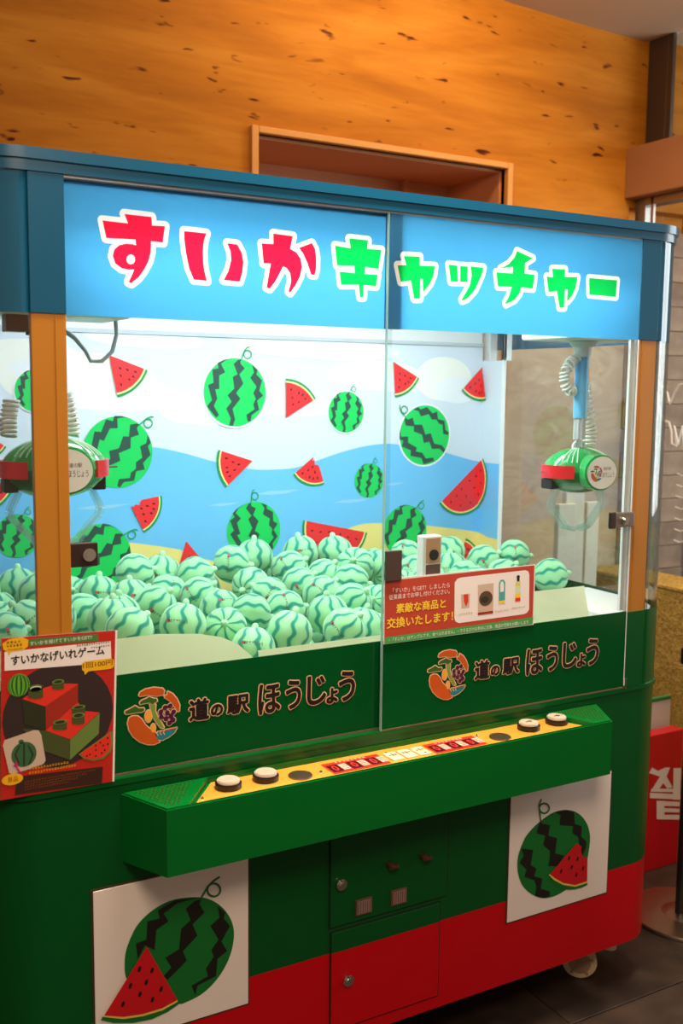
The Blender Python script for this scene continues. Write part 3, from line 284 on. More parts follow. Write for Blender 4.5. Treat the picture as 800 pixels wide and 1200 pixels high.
POSTERL=[('p','posterred',0,[(-0.8546,1.1431),(-0.6372,1.1351),(-0.6478,0.8326),(-0.8644,0.8355)]),('p','paper',1,[(-0.6402,1.1351),(-0.6363,1.135),(-0.6469,0.8324),(-0.6508,0.8329)]),('c','posterdark',1,(-0.7522,0.9822,0.105,0.1016)),('p','postergreen',1,[(-0.8057,1.1362),(-0.6746,1.1318),(-0.6734,1.1184),(-0.806,1.1226)]),('t','paper',2,'すいかを投げてすいかをGET!!',(-0.8031,1.1273,-0.6864,0.008)),('p','paper',2,[(-0.8494,1.1172),(-0.65,1.1152),(-0.6491,1.0722),(-0.8503,1.0816)]),('t','black',3,'すいかなげいれゲーム',(-0.8377,1.0992,-0.663,0.0179)),('m','black',3,(-0.7168,1.1135,-0.6515,0.0041),14),('m','black',3,(-0.6896,1.1065,-0.6516,0.0035),8),('p','posteryellow',3,[(-0.853,1.1331),(-0.8408,1.1401),(-0.8165,1.1416),(-0.8057,1.1348),(-0.8074,1.1222),(-0.8171,1.1162),(-0.8374,1.1158),(-0.8421,1.1093),(-0.8435,1.1165),(-0.8514,1.1217)]),('m','black',4,(-0.8463,1.134,-0.8193,0.0039),4),('m','black',4,(-0.8464,1.127,-0.8168,0.005),5),('m','black',4,(-0.8439,1.12,-0.817,0.0025),9),('p','posteryellow',3,[(-0.7066,1.0784),(-0.7002,1.0811),(-0.6505,1.081),(-0.644,1.0766),(-0.6442,1.0641),(-0.6508,1.0602),(-0.6948,1.0608),(-0.7013,1.0549),(-0.7029,1.0618),(-0.7068,1.0653)]),('t','black',4,'1回100円',(-0.7044,1.0731,-0.6471,0.0106)),('p','posterred2',2,[(-0.8194,1.0239),(-0.7971,1.0366),(-0.7495,1.0446),(-0.7148,1.0385),(-0.7161,1.0034),(-0.7049,0.984),(-0.6743,0.9765),(-0.7318,0.932),(-0.7781,0.957),(-0.7784,1.0036)]),('p','brick',3,[(-0.7148,1.0379),(-0.7161,1.0034),(-0.7781,0.957),(-0.7784,1.0036)]),('p','mossdark',3,[(-0.8207,1.0235),(-0.7776,1.0035),(-0.7778,0.957),(-0.8165,0.9746)]),('p','moss',3,[(-0.7781,0.957),(-0.7319,0.9314),(-0.7332,0.8913),(-0.7804,0.9164),(-0.8208,0.9666)]),('p','mosslight',3,[(-0.7319,0.9314),(-0.6738,0.9758),(-0.6765,0.9344),(-0.7332,0.8913)]),('p','moss',4,[(-0.8085,1.0417),(-0.781,1.038),(-0.7814,1.0211),(-0.7953,1.0205),(-0.8089,1.025)]),('c','mosslight',5,(-0.7948,1.0399,0.0138,0.0058)),('c','mossdark',6,(-0.7948,1.0399,0.0096,0.0036)),('p','moss',4,[(-0.764,1.0497),(-0.7415,1.0467),(-0.7418,1.0331),(-0.7531,1.0326),(-0.7643,1.0362)]),('c','mosslight',5,(-0.7528,1.0482,0.0113,0.0047)),('c','mossdark',6,(-0.7528,1.0482,0.0079,0.0029)),('p','moss',4,[(-0.7277,0.995),(-0.7018,0.9913),(-0.7021,0.979),(-0.7151,0.979),(-0.728,0.9828)]),('c','mosslight',5,(-0.7148,0.9932,0.013,0.0042)),('c','mossdark',6,(-0.7148,0.9932,0.0091,0.0026)),('p','moss',4,[(-0.7278,0.9789),(-0.7036,0.9752),(-0.7039,0.9591),(-0.7161,0.9585),(-0.7281,0.9628)]),('c','mosslight',5,(-0.7157,0.977,0.0121,0.0056)),('c','mossdark',6,(-0.7157,0.977,0.0085,0.0035)),('p','moss',4,[(-0.7646,0.9712),(-0.7374,0.9671),(-0.7377,0.9533),(-0.7514,0.9534),(-0.7649,0.9576)]),('c','mosslight',5,(-0.7511,0.9692,0.0137,0.0047)),('c','mossdark',6,(-0.7511,0.9692,0.0096,0.0029)),('c','mosslight',5,(-0.7948,1.0412,0.0138,0.0068)),('c','paper2',6,(-0.7948,1.0412,0.0105,0.0043)),('c','melongreen',4,(-0.8255,1.0513,0.0202,0.0216)),('p','melondark',5,[(-0.83,1.0722),(-0.8346,1.0707),(-0.8385,1.0679),(-0.8416,1.0639),(-0.8436,1.0592),(-0.8443,1.0539),(-0.8439,1.0484),(-0.8421,1.0431),(-0.8393,1.0384),(-0.8355,1.0345),(-0.8311,1.0318),(-0.8307,1.0317),(-0.8348,1.0344),(-0.8383,1.0383),(-0.8409,1.043),(-0.8424,1.0482),(-0.8429,1.0537),(-0.8422,1.059),(-0.8403,1.0638),(-0.8375,1.0677),(-0.8339,1.0706),(-0.8296,1.0722)]),('p','melondark',5,[(-0.8287,1.0721),(-0.8321,1.0704),(-0.835,1.0674),(-0.8373,1.0634),(-0.8388,1.0585),(-0.8394,1.0532),(-0.8391,1.0478),(-0.8378,1.0426),(-0.8358,1.0379),(-0.833,1.0342),(-0.8297,1.0316),(-0.829,1.0315),(-0.8316,1.034),(-0.8338,1.0376),(-0.8354,1.0422),(-0.8364,1.0474),(-0.8366,1.0528),(-0.8361,1.0582),(-0.8349,1.0631),(-0.833,1.0672),(-0.8307,1.0702),(-0.828,1.072)]),('p','melondark',5,[(-0.8266,1.0718),(-0.8281,1.0699),(-0.8295,1.0667),(-0.8305,1.0625),(-0.8312,1.0575),(-0.8316,1.0522),(-0.8315,1.0467),(-0.8311,1.0416),(-0.8302,1.0371),(-0.829,1.0336),(-0.8276,1.0313),(-0.8267,1.0312),(-0.8273,1.0334),(-0.8277,1.0368),(-0.828,1.0412),(-0.8281,1.0463),(-0.8281,1.0517),(-0.8279,1.0571),(-0.8275,1.0621),(-0.827,1.0664),(-0.8263,1.0696),(-0.8257,1.0717)]),('p','melondark',5,[(-0.8242,1.0715),(-0.8235,1.0693),(-0.823,1.0658),(-0.8226,1.0614),(-0.8225,1.0564),(-0.8225,1.0509),(-0.8227,1.0455),(-0.8232,1.0405),(-0.8237,1.0362),(-0.8244,1.033),(-0.8252,1.0309),(-0.8243,1.0308),(-0.8227,1.0327),(-0.8212,1.0359),(-0.8201,1.0401),(-0.8193,1.0451),(-0.819,1.0505),(-0.8191,1.0559),(-0.8196,1.061),(-0.8205,1.0655),(-0.8217,1.069),(-0.8232,1.0714)]),('p','melondark',5,[(-0.8219,1.0712),(-0.8192,1.0687),(-0.8169,1.065),(-0.8152,1.0605),(-0.8142,1.0553),(-0.814,1.0498),(-0.8145,1.0444),(-0.8158,1.0395),(-0.8177,1.0354),(-0.8201,1.0324),(-0.8229,1.0306),(-0.8222,1.0305),(-0.8187,1.0322),(-0.8157,1.0351),(-0.8134,1.0392),(-0.8118,1.0441),(-0.8112,1.0494),(-0.8116,1.0549),(-0.8128,1.0601),(-0.815,1.0648),(-0.8178,1.0685),(-0.8212,1.0711)]),('p','melondark',5,[(-0.8203,1.071),(-0.8162,1.0683),(-0.8127,1.0645),(-0.81,1.0598),(-0.8084,1.0545),(-0.8079,1.049),(-0.8087,1.0436),(-0.8105,1.0388),(-0.8134,1.0348),(-0.8171,1.0319),(-0.8213,1.0304),(-0.8209,1.0303),(-0.8163,1.0318),(-0.8123,1.0347),(-0.8092,1.0386),(-0.8072,1.0434),(-0.8064,1.0488),(-0.807,1.0543),(-0.8087,1.0596),(-0.8116,1.0643),(-0.8154,1.0682),(-0.8199,1.0709)]),('p','mosslight',4,[(-0.7166,0.8997),(-0.7066,0.8891),(-0.6892,0.8815),(-0.6685,0.8825),(-0.6534,0.895),(-0.6477,0.9153),(-0.6498,0.9352),(-0.6543,0.9344)]),('p','posterred2',5,[(-0.7137,0.9004),(-0.7051,0.8912),(-0.6891,0.8845),(-0.6699,0.8863),(-0.6569,0.8971),(-0.6516,0.9144),(-0.6534,0.9325)]),('c','black',6,(-0.6948,0.896,0.0014,0.0021)),('c','black',6,(-0.6831,0.891,0.0014,0.0021)),('c','black',6,(-0.6829,0.903,0.0014,0.0021)),('c','black',6,(-0.6713,0.895,0.0015,0.0021)),('c','black',6,(-0.6681,0.9096,0.0015,0.0021)),('c','black',6,(-0.6591,0.9111,0.0015,0.0021)),('c','black',6,(-0.6739,0.9165,0.0015,0.0021)),('c','black',6,(-0.6589,0.9231,0.0015,0.0021)),('c','black',6,(-0.7007,0.894,0.0015,0.0021)),('c','black',6,(-0.6652,0.9,0.0014,0.0021)),('c','black',6,(-0.6828,0.912,0.0015,0.0021)),('p','paper3',4,[(-0.8538,0.9504),(-0.8003,0.9611),(-0.7912,0.9591),(-0.7866,0.9496),(-0.7794,0.8987),(-0.7838,0.8921),(-0.8407,0.8818),(-0.8474,0.8859),(-0.8573,0.9409)]),('c','mossplush',5,(-0.8193,0.9172,0.0232,0.0242)),('c','mossplush',5,(-0.8241,0.9426,0.0049,0.0041)),('p','mossdark',6,[(-0.8278,0.9363),(-0.8367,0.9202),(-0.8303,0.9006),(-0.8275,0.9001),(-0.8337,0.9196),(-0.8251,0.9359)]),('p','mossdark',6,[(-0.8201,0.9391),(-0.8206,0.9174),(-0.8212,0.8957),(-0.8184,0.8953),(-0.8176,0.9169),(-0.8174,0.9386)]),('p','mossdark',6,[(-0.8125,0.9338),(-0.8045,0.9147),(-0.8119,0.8974),(-0.8091,0.8969),(-0.8014,0.9142),(-0.8098,0.9333)]),('p','magenta',6,[(-0.8403,0.8977),(-0.8332,0.9066),(-0.8302,0.8973),(-0.8329,0.8964),(-0.823,0.8786),(-0.8297,0.8827),(-0.8354,0.8953)]),('c','posteryellow',6,(-0.8417,0.8727,0.0196,0.011)),('t','brick',7,'景品',(-0.8504,0.8726,-0.8319,0.0098)),('m','posteryellow',4,(-0.8116,0.887,-0.7357,0.0042),14),('m','posteryellow',4,(-0.8118,0.8788,-0.7214,0.0041),17),('p','posterdark2',4,[(-0.823,0.8757),(-0.6693,0.8669),(-0.6717,0.834),(-0.8376,0.8414),(-0.8357,0.862)]),('m','brickline',5,(-0.8205,0.8632,-0.6837,0.0027),26),('m','brickline',5,(-0.8206,0.8583,-0.7014,0.0026),23),('m','brickline',5,(-0.8208,0.8534,-0.719,0.0027),20),('m','brickline',5,(-0.8209,0.8485,-0.7364,0.0027),17)]
POSTERR=[('p','signred',0,[(-0.0252,1.1809),(0.4029,1.1843),(0.4028,1.0386),(-0.024,1.0371)]),('p','signgreen',1,[(-0.0228,1.0524),(0.404,1.0557),(0.4028,1.0386),(-0.024,1.0371)]),('t','paper',2,'「すいか」をGET！しましたら',(-0.0039,1.1574,0.1513,0.0119)),('t','paper',2,'従業員までお申し付けください。',(-0.014,1.1429,0.1517,0.0119)),('t','signyellow',2,'素敵な商品と',(0.0059,1.1155,0.1414,0.0211)),('t','signyellow',2,'交換いたします！',(-0.0181,1.0836,0.1624,0.023)),('t','paper',2,'・「すいか」はサンプルです。食べられません。・できるだけお早めに交換、商品の引換をお願いします',(-0.0122,1.0454,0.3902,0.0094)),('p','paper',1,[(0.1658,1.1614),(0.1734,1.17),(0.1835,1.172),(0.3745,1.1743),(0.3838,1.1712),(0.3878,1.1621),(0.3907,1.0766),(0.3849,1.0689),(0.3746,1.066),(0.1811,1.0641),(0.1713,1.0684),(0.1671,1.0773)]),('p','paper3',2,[(0.1847,1.1317),(0.2104,1.1318),(0.2097,1.0989),(0.1868,1.0988)]),('p','posterred2',3,[(0.1916,1.1311),(0.2047,1.1309),(0.2064,1.1134),(0.1998,1.1022),(0.1938,1.1145)]),('p','paper3',2,[(0.2328,1.1501),(0.2794,1.1509),(0.2802,1.0778),(0.2352,1.0775)]),('c','choc',3,(0.2572,1.1157,0.02,0.0181)),('c','mossdark',4,(0.2543,1.1136,0.0118,0.0077)),('p','brick',3,[(0.235,1.0837),(0.28,1.084),(0.2802,1.0778),(0.2352,1.0775)]),('p','tealp',2,[(0.2954,1.1495),(0.2999,1.1568),(0.3088,1.157),(0.3144,1.1498),(0.3151,1.0989),(0.2961,1.0988)]),('p','paper',3,[(0.2991,1.1454),(0.3012,1.1524),(0.3072,1.1524),(0.3098,1.1454),(0.3105,1.1277),(0.2998,1.1272)]),('p','signyellow',3,[(0.2958,1.1055),(0.3154,1.1066),(0.3151,1.0989),(0.2961,1.0988)]),('p','paper2',2,[(0.3451,1.1487),(0.3615,1.1493),(0.3622,1.0988),(0.3458,1.0989)]),('p','signyellow',3,[(0.3452,1.1463),(0.361,1.1464),(0.3612,1.1401),(0.3455,1.1395)]),('p','signyellow',3,[(0.3462,1.1197),(0.362,1.1197),(0.3619,1.1086),(0.3461,1.1086)]),('p','posterred2',3,[(0.3461,1.1086),(0.3619,1.1086),(0.3622,1.0998),(0.3464,1.0998)]),('p','black',3,[(0.3495,1.1594),(0.3574,1.1598),(0.3578,1.1491),(0.3499,1.1488)]),('c','black',4,(0.3531,1.1601,0.0049,0.0039)),('m','paper3',3,(0.1776,1.0849,0.2205,0.0047),6),('m','paper3',3,(0.2849,1.0816,0.3265,0.0038),6),('m','paper3',3,(0.3355,1.0843,0.3781,0.0039),6)]
GLYPH=[[(1.3192,0.3646),(1.3466,0.348),(1.381,0.3536),(1.4037,0.3496),(1.3896,0.3214),(1.4201,0.2778),(1.3957,0.2776),(1.375,0.3004),(1.357,0.2849),(1.3251,0.2909),(1.3574,0.3273),(1.3058,0.3483)],[(1.42,0.3453),(1.456,0.3389),(1.4587,0.2265),(1.4244,0.2331)],[(1.3134,0.279),(1.4593,0.2456),(1.4606,0.2271),(1.3146,0.26)],[(1.3188,0.2921),(1.425,0.2721),(1.4258,0.2601),(1.3163,0.2822)],[(1.3457,0.2455),(1.4566,0.2192),(1.4576,0.2036),(1.3468,0.2278)],[(1.3457,0.2455),(1.3824,0.2375),(1.3867,0.1723),(1.3498,0.1812)],[(1.3473,0.2206),(1.4569,0.1951),(1.4578,0.1819),(1.3482,0.2062)],[(1.3502,0.1954),(1.4571,0.1739),(1.4583,0.1568),(1.3512,0.1795)]]
PANEL_R={'body': [(0.4533,0.5248),(0.4799,0.535),(0.503,0.5397),(0.5346,0.5381),(0.567,0.5269),(0.592,0.5092),(0.6116,0.4845),(0.6224,0.4565),(0.6244,0.4336),(0.6216,0.4084),(0.615,0.3776),(0.5927,0.3343),(0.545,0.3182),(0.5135,0.3115),(0.482,0.3122),(0.4544,0.3211),(0.4267,0.3389),(0.4028,0.3634),(0.3885,0.3917),(0.3824,0.421),(0.3843,0.4483),(0.3946,0.4738),(0.4088,0.4954),(0.4309,0.5124)],'stripes': [[(0.3931,0.4649),(0.4315,0.4534),(0.4285,0.4323),(0.4255,0.4143),(0.4452,0.4004),(0.4383,0.3816),(0.4659,0.3689),(0.4612,0.3432),(0.4931,0.3276),(0.4916,0.3152),(0.4741,0.3147),(0.4425,0.3281),(0.4473,0.3496),(0.4388,0.3705),(0.4056,0.3877),(0.4125,0.4048),(0.3889,0.4288),(0.4014,0.4445)],[(0.4534,0.5233),(0.4614,0.5154),(0.485,0.5074),(0.4804,0.4802),(0.5103,0.4676),(0.5073,0.4462),(0.5062,0.4275),(0.5365,0.4144),(0.5138,0.391),(0.4841,0.3978),(0.4871,0.416),(0.4881,0.4378),(0.4639,0.4588),(0.4706,0.4823),(0.4412,0.4948),(0.4462,0.5123),(0.4504,0.5208)],[(0.4992,0.5389),(0.5346,0.5375),(0.565,0.5257),(0.5686,0.4933),(0.5934,0.4818),(0.5928,0.4532),(0.612,0.4363),(0.6109,0.4172),(0.5995,0.4004),(0.5878,0.4319),(0.5826,0.4554),(0.5618,0.4693),(0.5629,0.4882),(0.5166,0.5009),(0.5193,0.527)]],'curl': [(0.4533,0.5248),(0.4494,0.5458),(0.4469,0.5679),(0.4528,0.5822)],'loop': [(0.4799,0.553),(0.4792,0.5491),(0.4771,0.5459),(0.4736,0.5437),(0.4691,0.5428),(0.4641,0.5431),(0.459,0.5448),(0.4544,0.5475),(0.4507,0.5512),(0.4482,0.5553),(0.4472,0.5595),(0.4479,0.5634),(0.45,0.5666),(0.4535,0.5687),(0.4579,0.5697),(0.4629,0.5694),(0.468,0.5677),(0.4726,0.565),(0.4764,0.5614),(0.4789,0.5572)],'red': [(0.5753,0.4394),(0.5941,0.4273),(0.5919,0.415),(0.5976,0.3992),(0.61,0.3955),(0.6164,0.3902),(0.6184,0.3266),(0.5769,0.3257),(0.5359,0.3412),(0.5073,0.3607),(0.4889,0.3761)],'cream': [(0.4889,0.3761),(0.5073,0.3607),(0.5359,0.3412),(0.5769,0.3257),(0.6192,0.3274),(0.6195,0.3214),(0.5771,0.3205),(0.5342,0.3365),(0.5035,0.3565),(0.4851,0.3748)],'rind': [(0.4851,0.3748),(0.5035,0.3565),(0.5342,0.3365),(0.5771,0.3205),(0.6195,0.3214),(0.6207,0.3153),(0.6019,0.3126),(0.5775,0.3133),(0.5531,0.3179),(0.5285,0.3302),(0.4998,0.353)],'seeds': [(0.5521,0.4052),(0.5815,0.3964),(0.5622,0.3783),(0.5264,0.3754),(0.6021,0.366),(0.5795,0.3535)]}
PANEL_L={'body': [(-0.6305,0.4479),(-0.6249,0.4793),(-0.6043,0.5191),(-0.5715,0.5437),(-0.5301,0.5555),(-0.4795,0.5502),(-0.4452,0.5367),(-0.4147,0.5094),(-0.3948,0.4734),(-0.3904,0.4375),(-0.4003,0.3966),(-0.424,0.3597),(-0.4592,0.333),(-0.4981,0.3231),(-0.5194,0.3252),(-0.5736,0.35),(-0.6101,0.3839),(-0.6278,0.414)],'stripes': [[(-0.5592,0.5415),(-0.5217,0.5542),(-0.471,0.5472),(-0.5176,0.5461),(-0.5469,0.5313),(-0.5367,0.512),(-0.5629,0.5001),(-0.5675,0.4575),(-0.5878,0.4734),(-0.6031,0.4485),(-0.6068,0.4827),(-0.5844,0.4849),(-0.5819,0.5237),(-0.5553,0.523)],[(-0.4646,0.5423),(-0.4689,0.5328),(-0.4574,0.5108),(-0.4841,0.4921),(-0.4736,0.4639),(-0.5058,0.4385),(-0.4975,0.415),(-0.54,0.3845),(-0.5482,0.3954),(-0.5314,0.4096),(-0.5445,0.4344),(-0.5142,0.4451),(-0.5097,0.4882),(-0.4884,0.5017),(-0.4988,0.5297),(-0.4796,0.5417)],[(-0.4278,0.5183),(-0.4103,0.4989),(-0.4139,0.4869),(-0.3993,0.4659),(-0.4193,0.4365),(-0.4061,0.4113),(-0.4282,0.4),(-0.4319,0.362),(-0.4743,0.3526),(-0.4787,0.3323),(-0.4872,0.3564),(-0.4503,0.3673),(-0.4546,0.3858),(-0.437,0.4068),(-0.4422,0.4233),(-0.4259,0.4426),(-0.4441,0.4775),(-0.4235,0.4915)]],'curl': [(-0.4659,0.5434),(-0.4494,0.5661),(-0.4363,0.5758),(-0.4232,0.5812)],'loop': [(-0.4216,0.5522),(-0.4223,0.5479),(-0.4244,0.5444),(-0.4277,0.542),(-0.4319,0.5409),(-0.4365,0.5414),(-0.441,0.5432),(-0.4451,0.5462),(-0.4484,0.5502),(-0.4504,0.5547),(-0.4511,0.5594),(-0.4504,0.5636),(-0.4483,0.5671),(-0.445,0.5696),(-0.4409,0.5706),(-0.4363,0.5702),(-0.4318,0.5685),(-0.4277,0.5654),(-0.4244,0.5614),(-0.4223,0.5569)],'red': [(-0.5846,0.4704),(-0.5193,0.335),(-0.5531,0.3268),(-0.5945,0.3268),(-0.635,0.3329),(-0.6746,0.3485)],'cream': [(-0.5193,0.335),(-0.5531,0.3268),(-0.5945,0.3268),(-0.635,0.3329),(-0.6746,0.3485),(-0.6778,0.3461),(-0.6351,0.328),(-0.5945,0.3217),(-0.5523,0.3215),(-0.5185,0.3305)],'rind': [(-0.5185,0.3305),(-0.5523,0.3215),(-0.5945,0.3217),(-0.6351,0.328),(-0.6778,0.3461),(-0.6814,0.3398),(-0.6551,0.3258),(-0.615,0.3134),(-0.5741,0.3091),(-0.5406,0.3145),(-0.5169,0.324)],'seeds': [(-0.6006,0.4262),(-0.5737,0.4161),(-0.5863,0.3937),(-0.62,0.396),(-0.6001,0.3717),(-0.5547,0.3698),(-0.5736,0.3521),(-0.6358,0.3611)]}
MLABEL=[
'large striped plush watermelon lying sideways, right of the brown lock plate on the orange post side','plush watermelon with a knob on top peeping out just behind the sideways one by the lock plate','small bit of plush watermelon showing beneath the pair near the lock plate','plush watermelon directly under the red triangular slice standing on the sand picture','sideways plush watermelon just below the one under the upright red slice','plush watermelon with a small printed name in front of the big melon picture above the sand','back-row plush watermelon with an upright knob, overlapping the foot of the big melon picture','back-row plush watermelon left of the long red slice picture','plush watermelon with a reddish logo print just below the back one by the long red slice','plush watermelon in front of the long red slice picture',
'plush watermelon with its star-shaped end turned to the viewer, right of the long slice picture','dark-bottomed plush watermelon with diagonal stripes at the middle of the heap','plush watermelon half hidden behind the diagonal-striped one at the middle of the heap','plush watermelon showing radiating stripes below the back-row one with the upright knob','plush watermelon right of the one with radiating stripes, middle of the heap','sideways plush watermelon below the star-ended one right of the heap middle','plush watermelon with vertical stripes above the big front one near the door seam','plush watermelon squeezed between the diagonal-striped one and the door seam group','plush watermelon resting on the front row just behind the two biggest front ones','big front-row plush watermelon nearest the seam plate, diagonal stripes',
'plush watermelon partly cut off by the door seam in the front row','big front-row plush watermelon with the clearly printed name across it','front plush watermelon with its knobbed end facing the viewer, beside the curved guard','front plush watermelon lowest beside the sloping end of the curved guard','sliver of plush watermelon just above the green film below the one with printed name','plush watermelon with printed name along its base, just above the crest of the curved guard','plush watermelon with a knob at its upper left, second row above the curved guard','plush watermelon whose top shows directly above the curved guard next to the poster','plush watermelon with a pink printed name above the red game poster corner','plush watermelon behind the knob-ended front one above the guard slope',
'sideways plush watermelon directly behind the knob-ended front one','sideways plush watermelon behind the front one with the clear printed name','dark small patch of plush watermelon below the large sideways one by the lock plate','upright plush watermelon with a knob on top, outermost behind the orange post','plush watermelon half hidden by the outer edge of the orange post','plush watermelon touching the outer edge of the orange post above the game poster','plush watermelon cut by the picture edge behind the upright knobbed one','plush watermelon cut by the picture edge just above the game poster','round plush watermelon directly beneath the brown lock plate','plush watermelon with knob at its upper side against the inner edge of the orange post',
'plush watermelon above the upper corner of the red game poster','plush watermelon between the seam plate and the small white box','plush watermelon just behind the small white box on its far side','plush watermelon in front of the small bitten red slice picture','plush watermelon lying at the foot of the side return of the sea picture','lone plush watermelon by the side glass beyond the end of the prize sign','plush watermelon partly behind the small white box near the seam plate','plush watermelon low behind the small white box','plush watermelon just before the seam plate in the back row','plush watermelon at the door seam below the seam plate',
'plush watermelon just above the prize sign under the small white box','plush watermelon just above the prize sign below the bitten slice picture','plush watermelon just above the prize sign near its upper outer corner','plush watermelon under the seam plate behind the prize sign edge','plush watermelon wedged low behind the biggest front one by the door seam','outermost plush watermelon of the back row against the far side glass','outermost plush watermelon of the middle rows against the far side glass','plush watermelon mostly behind the middle of the prize sign','plush watermelon mostly hidden behind the orange post']
MLABEL=[' '.join(l.split()[:16]) for l in MLABEL]
# ================================================================ SETTING
def st(name, bm, mt, **k): return tag(link(name, bm, mt, **k), kind='structure')
# wood wall material: warm planks of grain with dark knots
wood, nt, b = newmat('wall_wood')
tc = N(nt, 'ShaderNodeTexCoord'); mp = N(nt, 'ShaderNodeMapping'); mp.inputs['Scale'].default_value = (.55, 1, 3.4); mp.inputs['Rotation'].default_value = (0, R_(-3), 0)
nt.links.new(tc.outputs['Object'], mp.inputs[0])
n1 = N(nt, 'ShaderNodeTexNoise', Scale=1.6, Detail=8, Distortion=1.2); nt.links.new(mp.outputs[0], n1.inputs['Vector'])
c1 = ramp(nt, n1.outputs['Fac'], [(.3, (160, 92, 20)), (.5, (184, 112, 28)), (.7, (202, 132, 44))])
mp2 = N(nt, 'ShaderNodeMapping'); mp2.inputs['Scale'].default_value = (1, 1, 3.6); mp2.inputs['Rotation'].default_value = (0, R_(4), 0); nt.links.new(tc.outputs['Object'], mp2.inputs[0])
n2 = N(nt, 'ShaderNodeTexNoise', Scale=8.5, Detail=2, Distortion=.3); nt.links.new(mp2.outputs[0], n2.inputs['Vector'])
k2 = ramp(nt, n2.outputs['Fac'], [(.655, (255, 255, 255)), (.71, (130, 92, 58)), (.8, (80, 50, 30))])
mp3 = N(nt, 'ShaderNodeMapping'); mp3.inputs['Scale'].default_value = (1, 1, 9); nt.links.new(tc.outputs['Object'], mp3.inputs[0])
n3 = N(nt, 'ShaderNodeTexNoise', Scale=5.0, Detail=9, Distortion=.6); nt.links.new(mp3.outputs[0], n3.inputs['Vector'])
k3 = ramp(nt, n3.outputs['Fac'], [(.25, (205, 190, 175)), (.6, (255, 255, 255))])
mx = N(nt, 'ShaderNodeMix', data_type='RGBA', blend_type='MULTIPLY'); mx.inputs[0].default_value = 1; nt.links.new(c1, mx.inputs[6]); nt.links.new(k2, mx.inputs[7])
mx2 = N(nt, 'ShaderNodeMix', data_type='RGBA', blend_type='MULTIPLY'); mx2.inputs[0].default_value = .35; nt.links.new(mx.outputs[2], mx2.inputs[6]); nt.links.new(k3, mx2.inputs[7])
nt.links.new(mx2.outputs[2], b.inputs['Base Color']); b.inputs['Roughness'].default_value = .6; b.inputs['Specular IOR Level'].default_value = .12
YW = 1.30; ZN = 2.44
# back wall with the niche opening: pieces around it
bm = bmesh.new()
bx(bm, -4, .27, YW, YW+.4, 0, 3.4); bx(bm, 1.90, 1.96, YW+.02, YW+.4, 0, 2.36); bx(bm, 1.31, 3.6, YW, YW+.4, 2.36, 3.4); bx(bm, 1.31, 1.96, YW, YW+.4, 2.0, 2.36); bx(bm, 1.96, 2.36, YW+.08, YW+.4, 0, 2.36); bx(bm, .27, 1.31, YW, YW+.4, ZN, 3.4); bx(bm, .27, 1.0, YW, YW+.4, 0, 1.55)
wall = st('wall_back', bm, wood)
cl, nt, b = newmat('wall_cladding'); tc = N(nt, 'ShaderNodeTexCoord'); mp = N(nt, 'ShaderNodeMapping'); mp.inputs['Scale'].default_value = (1.2, 1, 3.2); mp.inputs['Rotation'].default_value = (0, R_(12), 0); nt.links.new(tc.outputs['Object'], mp.inputs[0])
n1 = N(nt, 'ShaderNodeTexNoise', Scale=2.6, Detail=8, Distortion=1.6); nt.links.new(mp.outputs[0], n1.inputs['Vector'])
nt.links.new(ramp(nt, n1.outputs['Fac'], [(.3, (176, 140, 104)), (.45, (214, 190, 164)), (.58, (200, 172, 146)), (.75, (226, 206, 184))]), b.inputs['Base Color']); b.inputs['Roughness'].default_value = .7
bm = bmesh.new(); bx(bm, 1.0, 1.955, YW-.01, YW+.018, 0, 2.0); st('wall_cladding', bm, cl)
bm = bmesh.new(); bx(bm, 2.3, 3.6, 1.75, 1.8, 0, 2.4); st('outdoor_dark_plane', bm, mat('outdoor_dark_grey', (96, 80, 84), rough=.9))  # added dark plane standing in for the dark outdoors past the glazing
wframe = mat('niche_wood', (206, 140, 66), rough=.55, noise=.12, nscale=9)
bm = bmesh.new(); bx(bm, .245, .27, YW-.022, YW+.02, 1.5, ZN+.022, .003); o = st('trim_1', bm, wframe)
bm = bmesh.new(); bx(bm, .27, 1.31, YW-.022, YW+.02, ZN, ZN+.022, .003); o = st('trim_2', bm, wframe)
bm = bmesh.new(); bx(bm, 1.31, 1.335, YW-.022, YW+.02, 1.5, ZN+.022, .003); o = st('trim_3', bm, wframe)
bm = bmesh.new(); bx(bm, .27, 1.31, YW+.36, YW+.4, 1.5, ZN); bx(bm, .27, .28, YW+.02, YW+.36, 1.5, ZN); bx(bm, 1.30, 1.31, YW+.02, YW+.36, 1.5, ZN); bx(bm, .28, 1.30, YW+.02, YW+.36, ZN-.01, ZN)
bx(bm, 1.07, 1.09, YW+.33, YW+.36, 1.5, ZN)
o = st('trim_4', bm, mat('niche_inside', (196, 128, 84), rough=.6, noise=.1, nscale=7))
# ceiling, curved cove at its wall end
bm = bmesh.new(); P = []
for k in range(25):
    x = -4+k*.333; P.append((x, 3.05 if x > 2.2 else 3.02+.035*max(0, (2.1-x))**1.5))
a = [bm.verts.new((x, -5, z)) for x, z in P]; c_ = [bm.verts.new((x, YW+.05, z)) for x, z in P]
a2 = [bm.verts.new((x, -5, z+.1)) for x, z in P]; c2 = [bm.verts.new((x, YW+.05, z+.1)) for x, z in P]
for i in range(24):
    bm.faces.new((a[i], c_[i], c_[i+1], a[i+1])); bm.faces.new((a2[i], a2[i+1], c2[i+1], c2[i]))
st('ceiling', bm, mat('ceiling_paint', (196, 172, 146), rough=.8, noise=.05, nscale=3))
